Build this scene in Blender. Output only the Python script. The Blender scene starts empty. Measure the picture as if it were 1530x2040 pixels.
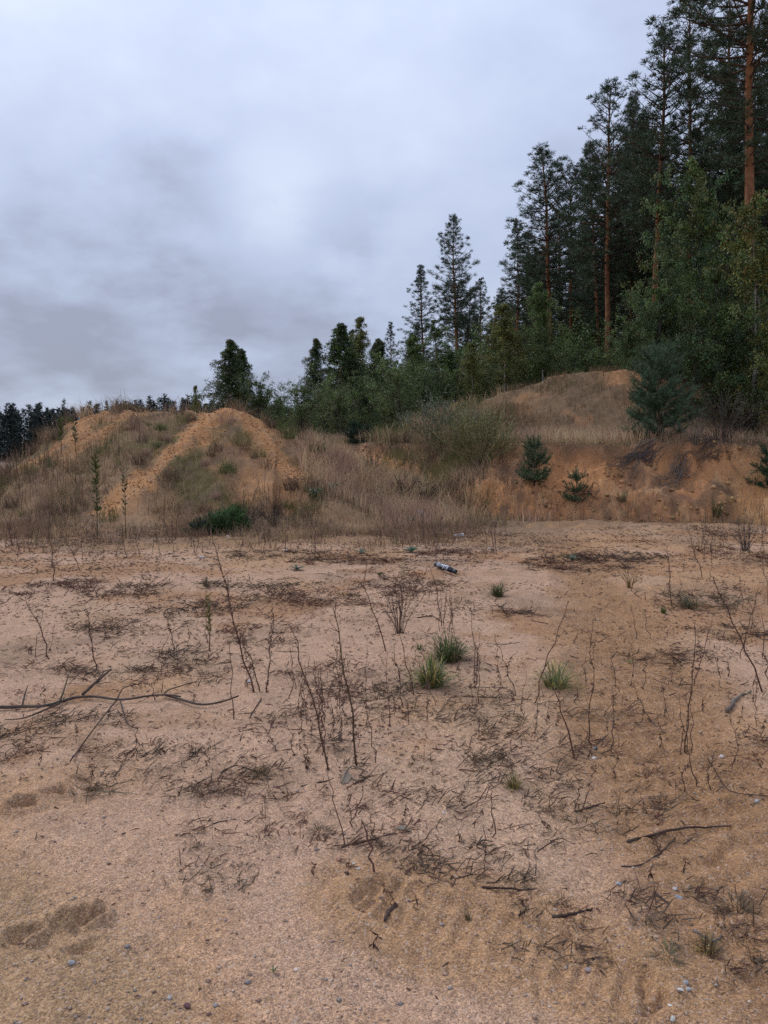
import bpy, math, random
import numpy as np
from mathutils import Matrix, Vector, Euler

# ------------------------------------------------------------------ camera, sky, sun, exposure
SC = bpy.context.scene
COL = SC.collection
CAM_Z = 1.55
FPX = 1530.0                      # focal length in pixels of the 1530 px wide photograph
HORIZON = 905.0
PITCH = math.atan((1020.0 - HORIZON) / FPX)

cam_data = bpy.data.cameras.new('camera')
cam = bpy.data.objects.new('camera', cam_data)
COL.objects.link(cam)
cam.location = (0, 0, CAM_Z)
cam.rotation_euler = (math.pi / 2 - PITCH, 0, 0)
cam_data.sensor_fit = 'HORIZONTAL'
cam_data.sensor_width = 36.0
cam_data.lens = 36.0 * FPX / 1530.0
cam_data.clip_start = 0.05
cam_data.clip_end = 3000.0
SC.camera = cam

SUN_EL, SUN_AZ = math.radians(44), math.radians(-48)      # azimuth from +Y towards +X

def raydir(px, py):
    x = (px - 765.0) / FPX
    z = (1020.0 - py) / FPX
    c, s = math.cos(PITCH), math.sin(PITCH)
    v = np.array([x, c + z * s, -s + z * c])
    return v / np.linalg.norm(v)

world = bpy.data.worlds.new('World')
SC.world = world
world.use_nodes = True

def build_world():
    nt = world.node_tree
    N, L = nt.nodes, nt.links
    N.clear()
    out = N.new('ShaderNodeOutputWorld')
    bg = N.new('ShaderNodeBackground')
    bg.inputs['Strength'].default_value = 0.1
    L.new(bg.outputs[0], out.inputs[0])
    sky = N.new('ShaderNodeTexSky')
    sky.sky_type = 'NISHITA'
    sky.sun_disc = False
    sky.sun_elevation = SUN_EL
    sky.sun_rotation = SUN_AZ
    tc = N.new('ShaderNodeTexCoord')
    sep = N.new('ShaderNodeSeparateXYZ')
    L.new(tc.outputs['Generated'], sep.inputs[0])

    def M(op, a, b=None, c=None, clamp=False):
        n = N.new('ShaderNodeMath'); n.operation = op; n.use_clamp = clamp
        for i, v in enumerate((a, b, c)):
            if v is None: continue
            if isinstance(v, (int, float)): n.inputs[i].default_value = v
            else: L.new(v, n.inputs[i])
        return n.outputs[0]
    zc = M('MAXIMUM', sep.outputs[2], 0.0)
    den = M('ADD', zc, 0.36)
    u = M('DIVIDE', sep.outputs[0], den)
    v = M('DIVIDE', sep.outputs[1], den)
    comb = N.new('ShaderNodeCombineXYZ')
    L.new(u, comb.inputs[0]); L.new(v, comb.inputs[1]); comb.inputs[2].default_value = 3.7

    def noise(scale, detail, rough, off, sx=1.0):
        mp = N.new('ShaderNodeMapping')
        mp.inputs['Location'].default_value = off
        mp.inputs['Scale'].default_value = (sx, 1.0, 1.0)
        L.new(comb.outputs[0], mp.inputs[0])
        n = N.new('ShaderNodeTexNoise')
        n.inputs['Scale'].default_value = scale
        n.inputs['Detail'].default_value = detail
        n.inputs['Roughness'].default_value = rough
        n.inputs['Distortion'].default_value = 0.0
        L.new(mp.outputs[0], n.inputs['Vector'])
        return n.outputs['Fac']
    n1 = noise(1.1, 4.0, 0.5, (1.3, 0.4, 0.0))
    n2 = noise(4.2, 6.0, 0.55, (7.1, 2.2, 0.0))
    n3 = noise(0.55, 2.0, 0.45, (0.2, 5.0, 0.0), 0.6)
    s = M('ADD', M('MULTIPLY', n1, 0.40), M('MULTIPLY', n2, 0.38))
    s = M('ADD', s, M('MULTIPLY', n3, 0.23))
    wob = M('MULTIPLY', M('SUBTRACT', n2, 0.5), 0.16)

    def lobe(px, py, inner, outer):                       # a cloud mass standing in that direction
        d = raydir(px, py)
        dn = N.new('ShaderNodeVectorMath'); dn.operation = 'DOT_PRODUCT'
        L.new(tc.outputs['Generated'], dn.inputs[0]); dn.inputs[1].default_value = tuple(d)
        ang = M('ADD', M('ARCCOSINE', M('MINIMUM', dn.outputs['Value'], 0.99999)), wob)
        mr = N.new('ShaderNodeMapRange'); mr.interpolation_type = 'SMOOTHSTEP'
        L.new(ang, mr.inputs[0])
        mr.inputs[1].default_value = math.radians(outer); mr.inputs[2].default_value = math.radians(inner)
        mr.inputs[3].default_value = 0; mr.inputs[4].default_value = 1
        return mr.outputs[0]
    for px, py, a, b, w in ((430, 370, 0.5, 4.0, -0.05), (350, 410, .5, 6, -0.02), (240, 455, .5, 8, -0.015), (120, 480, 1, 9, -0.02), (580, 395, .5, 6, 0.12),
                            (520, 480, 0.5, 5, 0.09), (820, 320, 1, 9, 0.06),
                            (250, 690, 2, 10, -0.10), (560, 650, 2, 9, -0.11), (40, 690, 2, 9, -0.08), (470, 560, 2, 8, -0.04), (690, 440, .5, 4, -0.09)):
        s = M('ADD', s, M('MULTIPLY', lobe(px, py, a, b), w))
    ramp = N.new('ShaderNodeValToRGB')
    L.new(s, ramp.inputs[0])
    cr = ramp.color_ramp
    cr.elements[0].position = 0.27; cr.elements[0].color = (0.37, 0.405, 0.54, 1)
    cr.elements[1].position = 0.72; cr.elements[1].color = (0.74, 0.82, 0.99, 1)
    e = cr.elements.new(0.47); e.color = (0.535, 0.61, 0.81, 1)
    # overcast sky: the zenith is brighter than the horizon
    lum = M('ADD', M('MULTIPLY', zc, 0.80), 0.68)
    sc1 = N.new('ShaderNodeVectorMath'); sc1.operation = 'SCALE'
    L.new(ramp.outputs[0], sc1.inputs[0]); L.new(M('MULTIPLY', lum, 10.3), sc1.inputs['Scale'])
    mix = N.new('ShaderNodeMix'); mix.data_type = 'RGBA'
    mix.inputs[0].default_value = 0.93
    L.new(sky.outputs[0], mix.inputs[6]); L.new(sc1.outputs[0], mix.inputs[7])
    L.new(mix.outputs[2], bg.inputs[0])
build_world()

sun_data = bpy.data.lights.new('sun', 'SUN')
sun_data.energy = 1.4
sun_data.angle = math.radians(14)
sun_data.color = (1.0, 0.96, 0.9)
sun = bpy.data.objects.new('sun', sun_data)
COL.objects.link(sun)
sdir = Vector((math.sin(SUN_AZ) * math.cos(SUN_EL), math.cos(SUN_AZ) * math.cos(SUN_EL), math.sin(SUN_EL)))
sun.rotation_euler = sdir.to_track_quat('Z', 'Y').to_euler()
sun.location = (0, 0, 30)

SC.view_settings.view_transform = 'Standard'
SC.view_settings.look = 'None'
SC.view_settings.exposure = 0.12
SC.view_settings.gamma = 1.0
SC.view_settings.use_curve_mapping = False
SC.render.engine = 'CYCLES'
SC.cycles.max_bounces = 5
SC.cycles.diffuse_bounces = 2
SC.cycles.transmission_bounces = 3
SC.cycles.use_denoising = False
SC.cycles.sample_clamp_indirect = 3.0

# ------------------------------------------------------------------ numeric helpers
RNG = np.random.default_rng(11)

def hash2(ix, iy, seed):
    h = (ix.astype(np.int64) * 374761393 + iy.astype(np.int64) * 668265263 + seed * 1442695041) & 0xffffffff
    h = ((h ^ (h >> 13)) * 1274126177) & 0xffffffff
    h = (h ^ (h >> 16)) & 0xffffffff
    return h.astype(np.float64) / 4294967295.0

def vnoise(x, y, seed=0):
    ix = np.floor(x); iy = np.floor(y)
    fx = x - ix; fy = y - iy
    fx = fx * fx * fx * (fx * (fx * 6 - 15) + 10); fy = fy * fy * fy * (fy * (fy * 6 - 15) + 10)
    ix = ix.astype(np.int64); iy = iy.astype(np.int64)
    a = hash2(ix, iy, seed); b = hash2(ix + 1, iy, seed); c = hash2(ix, iy + 1, seed); d = hash2(ix + 1, iy + 1, seed)
    return (a + (b - a) * fx) + ((c + (d - c) * fx) - (a + (b - a) * fx)) * fy

def fbm(x, y, scale, octv=4, seed=0, gain=0.5):
    t = np.zeros_like(x, dtype=np.float64); amp = 1.0; tot = 0.0
    for o in range(octv):
        k = scale * 2 ** o
        cs, sn = math.cos(o * 0.7 + seed), math.sin(o * 0.7 + seed)
        t += amp * (vnoise((x * cs - y * sn) * k + o * 17.3, (x * sn + y * cs) * k + o * 9.1, seed + o) - 0.5) * 2
        tot += amp; amp *= gain
    return t / tot

def sstep(a, b, x):
    t = np.clip((x - a) / (b - a), 0, 1)
    return t * t * (3 - 2 * t)

def polydist(x, y, pts):
    """distance to a polyline, value interpolated along it, and the side (+ = left of travel)"""
    best = np.full(x.shape, 1e18); val = np.zeros(x.shape); side = np.ones(x.shape)
    for (a, b) in zip(pts[:-1], pts[1:]):
        dx, dy = b[0] - a[0], b[1] - a[1]
        L2 = dx * dx + dy * dy
        t = np.clip(((x - a[0]) * dx + (y - a[1]) * dy) / L2, 0, 1)
        qx, qy = x - (a[0] + t * dx), y - (a[1] + t * dy)
        d2 = qx * qx + qy * qy
        m = d2 < best
        best = np.where(m, d2, best)
        val = np.where(m, a[2] + t * (b[2] - a[2]), val)
        side = np.where(m, np.sign(dx * qy - dy * qx), side)
    return np.sqrt(best), val, side

def smax(a, b, k):
    h = np.clip(0.5 + 0.5 * (a - b) / k, 0, 1)
    return b + (a - b) * h + k * h * (1 - h)

def flat(px, py):
    d = raydir(px, py)
    t = -CAM_Z / d[2]
    return (d[0] * t, d[1] * t)

# ------------------------------------------------------------------ terrain
CREST = [(-18, 27, -.2), (-13, 24.2, 0.25), (-11.4, 22.8, 0.75), (-10.4, 22.4, 1.1), (-9.4, 22.1, 1.75), (-8.3, 21.7, 2.48), (-7.6, 21.5, 2.66), (-6.6, 21.4, 2.70), (-5.6, 21.3, 2.66), (-4.9, 21, 2.66), (-4.2, 20.7, 2.66), (-3.7, 20.6, 2.58),
         (-3.3, 20.6, 2.40), (-2.8, 20.7, 2.15), (-2.2, 20.7, 1.9), (-1.55, 20.8, 1.5), (-.6, 21, 1.1), (0.3, 21, 0.75)]
SPUR1 = [(-4.1, 20.5, 2.72), (-4.6, 19.4, 2.05), (-5.2, 18.0, 1.15), (-5.8, 16.6, 0.4), (-6.0, 16.0, 0.1)]
SPUR2 = [(-4.0, 20.4, 2.66), (-3.0, 19.4, 1.95), (-2.1, 18.4, 1.1), (-1.3, 17.4, 0.5)]
SPUR3 = [(-7.4, 21.4, 2.6), (-8.0, 19.8, 1.6), (-8.6, 18.2, 0.7), (-9.0, 17, 0.1)]
EDGE = [(22, 15.0, 0), (14, 17.5, 0), (11, 18.6, 0), (8, 19.8, 0), (5.5, 20.2, 0), (4.2, 20.6, 0), (3.2, 21.6, 0), (2.6, 23, 0), (1.2, 24.5, 0), (-0.6, 26, 0),
        (-3, 27.5, 0), (-6, 34, 0), (-9, 50, 0), (-13, 90, 0), (-30, 220, 0), (-60, 500, 0)]
REAR = [(0.6, 27, 2.3), (1.6, 27, 2.6), (3.2, 27.6, 3.25), (4.7, 28, 3.85), (6.0, 28, 4.25), (7.2, 28, 4.42), (9.0, 28, 4.52), (10.4, 28.3, 4.2), (13, 28, 3.8), (18, 27, 3.9), (30, 26, 4.2)]
TRENCH = [(1.8, 19.4, 0), (3.2, 18.6, 0), (5.5, 17.9, 0), (8, 17.5, 0), (11, 16.4, 0)]
TRACK = [(*flat(1120, 1075), 0), (*flat(1180, 1160), 0), (*flat(1235, 1260), 0), (*flat(1275, 1380), 0), (*flat(1370, 1540), 0), (*flat(1480, 1700), 0), (*flat(1640, 1900), 0)]
TREAD = [(*flat(770, 1790), 0), (*flat(900, 1835), 0), (*flat(1080, 1880), 0), (*flat(1240, 1960), 0)]
TREAD2 = [(*flat(-120, 1830), 0), (*flat(60, 1990), 0), (*flat(160, 2120), 0)]
PRINTS = [(45, 1612, .055), (105, 1590, .05), (145, 1826, .055), (178, 1836, .045), (45, 1852, .055), (160, 1890, .05), (165, 1560, .05), (575, 1262, .12), (628, 1268, .10), (745, 1352, .12), (720, 1350, .1), (470, 1330, .1), (430, 1340, .1)]

BOTTLE_XY = flat(888, 1150)

def tent(x, y, pts, slope, r):
    d, z, s = polydist(x, y, pts)
    return z - slope * (np.sqrt(d * d + r * r) - r)

def terrain(x, y, parts=False, fine=True):
    x = np.asarray(x, dtype=np.float64); y = np.asarray(y, dtype=np.float64)
    R = np.hypot(x, y)
    base = 0.05 * fbm(x, y, 0.22, 3, 3)
    base = base + 0.07 * sstep(10, 15.5, y) * sstep(2.0, 4.5, x) * (1 - sstep(16.6, 17.3, y)) * (1 + .9 * fbm(x, y, .7, 3, 74))
    base = base + 0.6 * sstep(18.5, 25, y) * sstep(-4.5, -1.5, x) * (1 - sstep(1.5, 4, x))
    bx, by = BOTTLE_XY
    base = base + 0.085 * np.exp(-(((x - bx + .10) / .13) ** 2 + ((y - by - .06) / .16) ** 2))
    td, _, _ = polydist(x, y, TRENCH)
    base = base - 0.45 * np.exp(-(td / 0.7) ** 2)
    base = base + 0.16 * sstep(14.2, 16.4, y) * (1 - sstep(-3.5, -1, x)) * (1 + fbm(x, y, .6, 3, 8))
    # left mound
    big = fbm(x, y, 0.55, 4, 21)
    m = tent(x, y, CREST, 0.62, 0.85)
    m = smax(m, tent(x, y, SPUR1, 0.75, 0.45), 0.25)
    m = smax(m, tent(x, y, SPUR2, 0.62, 0.4), 0.25)
    m = smax(m, tent(x, y, SPUR3, 0.55, 0.6), 0.3)
    m = m + 0.22 * big + 0.08 * fbm(x, y, 1.6, 3, 22)
    # terrace / bank
    ed, _, side = polydist(x, y, EDGE)
    sd = -ed * side + 0.35 * fbm(x, y, 0.5, 4, 33)
    ztop = 1.78 - 0.13 * np.clip(x - 8.5, 0, 4) + 0.25 * sstep(0, 6, sd) + 1.3 * sstep(5, 26, sd) + 0.10 * fbm(x, y, .5, 3, 5)
    f = np.clip((sd + 2.5) / 2.5, 0, 1)
    lump = fbm(x, y, 1.3, 4, 44)
    face = np.where(f < .88, .80 * (f / .88) ** 1.15, .80 + .20 * sstep(.88, .97, f)) + 0.17 * lump * f * (1 - f) * 4
    bank = ztop * face + 0.1 * np.clip(1 - np.abs(sd - 0.15) / 0.45, 0, 1)
    bank = bank + (sstep(.05, .3, f) * (1 - sstep(.85, 1.0, f))) * (0.22 * fbm(x * 1.6, y * .45, 1.5, 4, 45) + 0.12 * fbm(x, y, 3.6, 4, 46))
    rear = tent(x, y, REAR, 0.62, 0.7) + 0.15 * fbm(x, y, .8, 4, 51)
    bank = np.where(sd > 0.0, smax(bank, rear, 0.3), bank)
    z = smax(base, m, 0.25)
    mound_m = (m > base + 0.02)
    bm = (sd > -2.5)
    z = np.where(bm, np.maximum(z, base * (1 - f) + bank), z)
    if fine:
        near = 1 - sstep(14, 26, R)
        z = z + near * (0.026 * fbm(x, y, 1.4, 3, 61) + 0.018 * fbm(x, y, 5.0, 3, 62)) + (1 - sstep(7, 12, R)) * 0.009 * fbm(x, y, 16, 3, 63)
        z = z + (0.07 * fbm(x, y, 2.4, 4, 64) + 0.035 * fbm(x, y, 7, 2, 71)) * sstep(14, 17, y)
        # lumpy scuffed sand in the track and behind it
        kd, _, _ = polydist(x, y, TRACK)
        tk = np.exp(-(kd / 0.45) ** 2)
        ta = (y * .93 - x * .37)
        z = z - 0.035 * tk + tk * (0.024 * fbm(x, y, 7, 3, 65) + 0.012 * np.sin(ta * 2 * math.pi * 7 + 5 * np.abs(kd) + 2.2 * fbm(x, y, 2.5, 3, 72))) + 0.02 * np.exp(-((kd - .5) / .07) ** 2) * sstep(-.3, .3, fbm(x, y, 1.2, 2, 73))
        sc = sstep(0.1, .5, fbm(x, y, .35, 2, 66)) * near
        z = z + sc * 0.026 * fbm(x, y, 9, 2, 67)
        # tyre print
        for TR, w, per in ((TREAD, 0.13, 30),):
            qd, _, qs = polydist(x, y, TR)
            along = (x * (TR[-1][0] - TR[0][0]) + y * (TR[-1][1] - TR[0][1])) / math.hypot(TR[-1][0] - TR[0][0], TR[-1][1] - TR[0][1])
            inside = 1 - sstep(w * .85, w * 1.05, qd)
            bar = np.sin(along * 2 * math.pi * per / 2 + qd * qs * 22 + 1.2 * fbm(x, y, 5, 2, 69))
            env = .45 + .55 * sstep(-.35, .25, fbm(x, y, 2.2, 2, 68))
            z = z + inside * (-0.016 + 0.012 * bar * env) + 0.016 * np.exp(-((qd - w * 1.12) / 0.035) ** 2) * env
        for (px, py, r) in PRINTS:
            cx, cy = flat(px, py)
            q = ((x - cx) / (r * 1.25)) ** 2 + ((y - cy) / (r * .8)) ** 2
            k = q < 6
            if np.any(k):
                z = z - np.where(k, 0.040 * np.exp(-q * q * 1.8) - 0.020 * np.exp(-(np.sqrt(q) - 1.15) ** 2 * 9), 0) * (1 + 1.6 * fbm(x, y, 11, 2, 70))
    if parts:
        return z, dict(m=m - base, sd=sd, f=f, lump=lump, big=big, rear=rear - ztop, R=R)
    return z

def hz(x, y):
    return float(terrain(np.array([x]), np.array([y]))[0])

_T = np.concatenate([np.arange(1.2, 12, 0.02), np.arange(12, 40, 0.04), np.arange(40, 200, .5)])
def ground_at(px, py):
    """the point of the terrain seen at that place in the photograph"""
    d = raydir(px, py)
    T = _T
    if py > 1055:
        t0 = -CAM_Z / d[2]; T = np.linspace(t0 * .66, t0 * 1.14, 220)
    P = d[None, :] * T[:, None]
    P[:, 2] += CAM_Z
    z = terrain(P[:, 0], P[:, 1])
    k = np.argmax(P[:, 2] < z)
    if not (P[k, 2] < z[k]): k = len(T) - 1
    return np.array([P[k, 0], P[k, 1], z[k]])

def at_depth(px, py, yy):
    d = raydir(px, py)
    t = yy / d[1]
    return np.array([d[0] * t, yy, CAM_Z + d[2] * t])

# ------------------------------------------------------------------ mesh helpers
def link(o, parent=None):
    COL.objects.link(o)
    if parent is not None: o.parent = parent
    return o

def raw_mesh(name, V, tris=None, quads=None, col=None, smooth=False):
    V = np.asarray(V, dtype=np.float32)
    me = bpy.data.meshes.new(name)
    nt_ = 0 if tris is None else len(tris); nq = 0 if quads is None else len(quads)
    me.vertices.add(len(V)); me.vertices.foreach_set('co', V.ravel())
    loops = []; starts = []; pos = 0
    if nt_:
        loops.append(np.asarray(tris, dtype=np.int32).ravel()); starts.append(np.arange(nt_) * 3); pos = nt_ * 3
    if nq:
        loops.append(np.asarray(quads, dtype=np.int32).ravel()); starts.append(pos + np.arange(nq) * 4)
    loops = np.concatenate(loops); starts = np.concatenate(starts).astype(np.int32)
    me.loops.add(len(loops)); me.loops.foreach_set('vertex_index', loops)
    me.polygons.add(len(starts)); me.polygons.foreach_set('loop_start', starts)
    if smooth: me.polygons.foreach_set('use_smooth', np.ones(len(starts), dtype=bool))
    if col is not None:
        a = me.color_attributes.new('Col', 'FLOAT_COLOR', 'POINT')
        c = np.ones((len(V), 4), dtype=np.float32); c[:, :3] = col
        a.data.foreach_set('color', c.ravel())
    me.update(calc_edges=True)
    return me

class MB:
    """collects tubes, ribbons and leaf faces into one mesh"""
    def __init__(self): self.V = []; self.T = []; self.Q = []; self.C = []; self.n = 0
    def add(self, V, T=None, Q=None, C=(0.5, 0.5, 0.5)):
        V = np.asarray(V, dtype=np.float64).reshape(-1, 3)
        if T is not None and len(T): self.T.append(np.asarray(T) + self.n)
        if Q is not None and len(Q): self.Q.append(np.asarray(Q) + self.n)
        C = np.asarray(C, dtype=np.float64)
        if C.ndim == 1: C = np.tile(C, (len(V), 1))
        self.V.append(V); self.C.append(C); self.n += len(V)
    def tube(self, pts, rad, sides=6, C=(0.5, 0.5, 0.5), cap=True):
        pts = np.asarray(pts, dtype=np.float64); n = len(pts)
        rad = np.broadcast_to(np.asarray(rad, dtype=np.float64), (n,))
        tg = np.gradient(pts, axis=0); tg /= np.linalg.norm(tg, axis=1)[:, None] + 1e-12
        ref = np.array([0.31, 0.87, 0.12]) if abs(tg[:, 2]).mean() > .7 else np.array([0.1, 0.15, 1.0])
        u = np.cross(tg, ref); u /= np.linalg.norm(u, axis=1)[:, None] + 1e-12
        v = np.cross(tg, u)
        a = np.arange(sides) * 2 * math.pi / sides
        ring = u[:, None, :] * np.cos(a)[None, :, None] + v[:, None, :] * np.sin(a)[None, :, None]
        V = (pts[:, None, :] + ring * rad[:, None, None]).reshape(-1, 3)
        i = np.arange(n - 1)[:, None] * sides; j = np.arange(sides)[None, :]; j2 = (j + 1) % sides
        Q = np.stack([i + j, i + j2, i + sides + j2, i + sides + j], -1).reshape(-1, 4)
        T = None
        if cap:
            V = np.vstack([V, pts[-1] + tg[-1] * rad[-1] * 0.4, pts[0] - tg[0] * rad[0] * 0.2])
            k = n * sides; e = (n - 1) * sides; jj = np.arange(sides); j3 = (jj + 1) % sides
            T = np.vstack([np.stack([e + jj, e + j3, np.full(sides, k)], -1), np.stack([j3, jj, np.full(sides, k + 1)], -1)])
        if isinstance(C, np.ndarray) and C.ndim == 2 and len(C) == n:
            C = np.vstack([np.repeat(C, sides, 0)] + ([C[-1:], C[:1]] if cap else []))
        self.add(V, T, Q, C)
    def spikes(self, P, D, L, W, C):
        """one thin triangle from each P along D"""
        N = len(P)
        if N == 0: return
        r = RNG.normal(size=(N, 3)); S = np.cross(D, r); S /= np.linalg.norm(S, axis=1)[:, None] + 1e-9
        L = np.broadcast_to(np.asarray(L, float), (N,))[:, None]; W = np.broadcast_to(np.asarray(W, float), (N,))[:, None]
        V = np.stack([P - S * W / 2, P + S * W / 2, P + D * L], 1).reshape(-1, 3)
        T = np.arange(N * 3).reshape(-1, 3)
        C = np.asarray(C, float); C = np.tile(C, (N, 1)) if C.ndim == 1 else C
        self.add(V, T, None, np.repeat(C, 3, 0))
    def leaves(self, P, D, Nn, L, W, C):
        """one four-cornered leaf from each P along D, its face turned to Nn"""
        N = len(P)
        if N == 0: return
        S = np.cross(D, Nn); S /= np.linalg.norm(S, axis=1)[:, None] + 1e-9
        L = np.broadcast_to(np.asarray(L, float), (N,))[:, None]; W = np.broadcast_to(np.asarray(W, float), (N,))[:, None]
        V = np.stack([P, P + D * L * .45 + S * W / 2, P + D * L, P + D * L * .45 - S * W / 2], 1).reshape(-1, 3)
        Q = np.arange(N * 4).reshape(-1, 4)
        C = np.asarray(C, float); C = np.tile(C, (N, 1)) if C.ndim == 1 else C
        self.add(V, None, Q, np.repeat(C, 4, 0))
    def blades(self, P, H, lean, W, C, bend=0.5, face=None):
        """bent grass blades or stems: two segments and a tip"""
        N = len(P)
        if N == 0: return
        H = np.broadcast_to(np.asarray(H, float), (N,)); W = np.broadcast_to(np.asarray(W, float), (N,))
        az = RNG.uniform(0, 2 * math.pi, N); ln = np.abs(lean) * RNG.uniform(.2, 1.4, N)
        hd = np.stack([np.cos(az), np.sin(az), np.zeros(N)], 1)
        fa = RNG.uniform(-1.0, 1.0, N)
        S = np.stack([np.cos(fa), np.sin(fa), np.zeros(N)], 1)
        up = np.array([0, 0, 1.0])
        mid = P + up * (H * .55)[:, None] + hd * (H * ln * .35)[:, None]
        tip = P + up * (H * (1 - .18 * ln))[:, None] + hd * (H * ln * (1 + bend))[:, None]
        w = W[:, None]
        V = np.stack([P - S * w / 2, P + S * w / 2, mid - S * w * .38, mid + S * w * .38, tip], 1).reshape(-1, 3)
        k = np.arange(N)[:, None] * 5
        Q = k + np.array([[0, 1, 3, 2]]); T = k + np.array([[2, 3, 4]])
        C = np.asarray(C, float); C = np.tile(C, (N, 1)) if C.ndim == 1 else C
        self.add(V, T, Q, np.repeat(C, 5, 0))
    def mesh(self, name, mat, smooth=False):
        V = np.vstack(self.V); C = np.vstack(self.C)
        T = np.vstack(self.T) if self.T else None; Q = np.vstack(self.Q) if self.Q else None
        me = raw_mesh(name, V, T, Q, C, smooth)
        me.materials.append(mat)
        return me
    def build(self, name, mat, parent=None, smooth=False):
        return link(bpy.data.objects.new(name, self.mesh(name, mat, smooth)), parent)

def tag(o, label=None, cat=None, group=None, kind=None):
    if label: o['label'] = label
    if cat: o['category'] = cat
    if group: o['group'] = group
    if kind: o['kind'] = kind
    return o

def empty(name, loc, label=None, cat=None, group=None):
    o = bpy.data.objects.new(name, None); link(o)
    o.empty_display_size = 0.2
    o.location = loc
    return tag(o, label, cat, group)

# ------------------------------------------------------------------ materials
def attr_mat(name, rough=0.8, transl=0.0, spec=0.2, vary=0.0, vscale=6.0, bump=0.0, bscale=40.0):
    m = bpy.data.materials.new(name); m.use_nodes = True
    nt = m.node_tree; N, L = nt.nodes, nt.links
    p = N['Principled BSDF']; out = N['Material Output']
    at = N.new('ShaderNodeAttribute'); at.attribute_name = 'Col'
    src = at.outputs['Color']
    if vary > 0:
        tc = N.new('ShaderNodeTexCoord')
        nz = N.new('ShaderNodeTexNoise'); nz.inputs['Scale'].default_value = vscale; nz.inputs['Detail'].default_value = 4
        L.new(tc.outputs['Object'], nz.inputs['Vector'])
        mr = N.new('ShaderNodeMapRange'); L.new(nz.outputs['Fac'], mr.inputs[0])
        mr.inputs[1].default_value = .3; mr.inputs[2].default_value = .7; mr.inputs[3].default_value = 1 - vary; mr.inputs[4].default_value = 1 + vary
        vm = N.new('ShaderNodeVectorMath'); vm.operation = 'SCALE'
        L.new(src, vm.inputs[0]); L.new(mr.outputs[0], vm.inputs['Scale']); src = vm.outputs[0]
    L.new(src, p.inputs['Base Color'])
    p.inputs['Roughness'].default_value = rough
    p.inputs['Specular IOR Level'].default_value = spec
    if bump > 0:
        tc2 = N.new('ShaderNodeTexCoord')
        nb = N.new('ShaderNodeTexNoise'); nb.inputs['Scale'].default_value = bscale; nb.inputs['Detail'].default_value = 4
        L.new(tc2.outputs['Object'], nb.inputs['Vector'])
        b = N.new('ShaderNodeBump'); b.inputs['Strength'].default_value = bump; b.inputs['Distance'].default_value = .02
        L.new(nb.outputs['Fac'], b.inputs['Height']); L.new(b.outputs[0], p.inputs['Normal'])
    if transl > 0:
        t = N.new('ShaderNodeBsdfTranslucent'); L.new(src, t.inputs['Color'])
        mx = N.new('ShaderNodeMixShader'); mx.inputs[0].default_value = transl
        L.new(p.outputs[0], mx.inputs[1]); L.new(t.outputs[0], mx.inputs[2]); L.new(mx.outputs[0], out.inputs[0])
    return m

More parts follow.
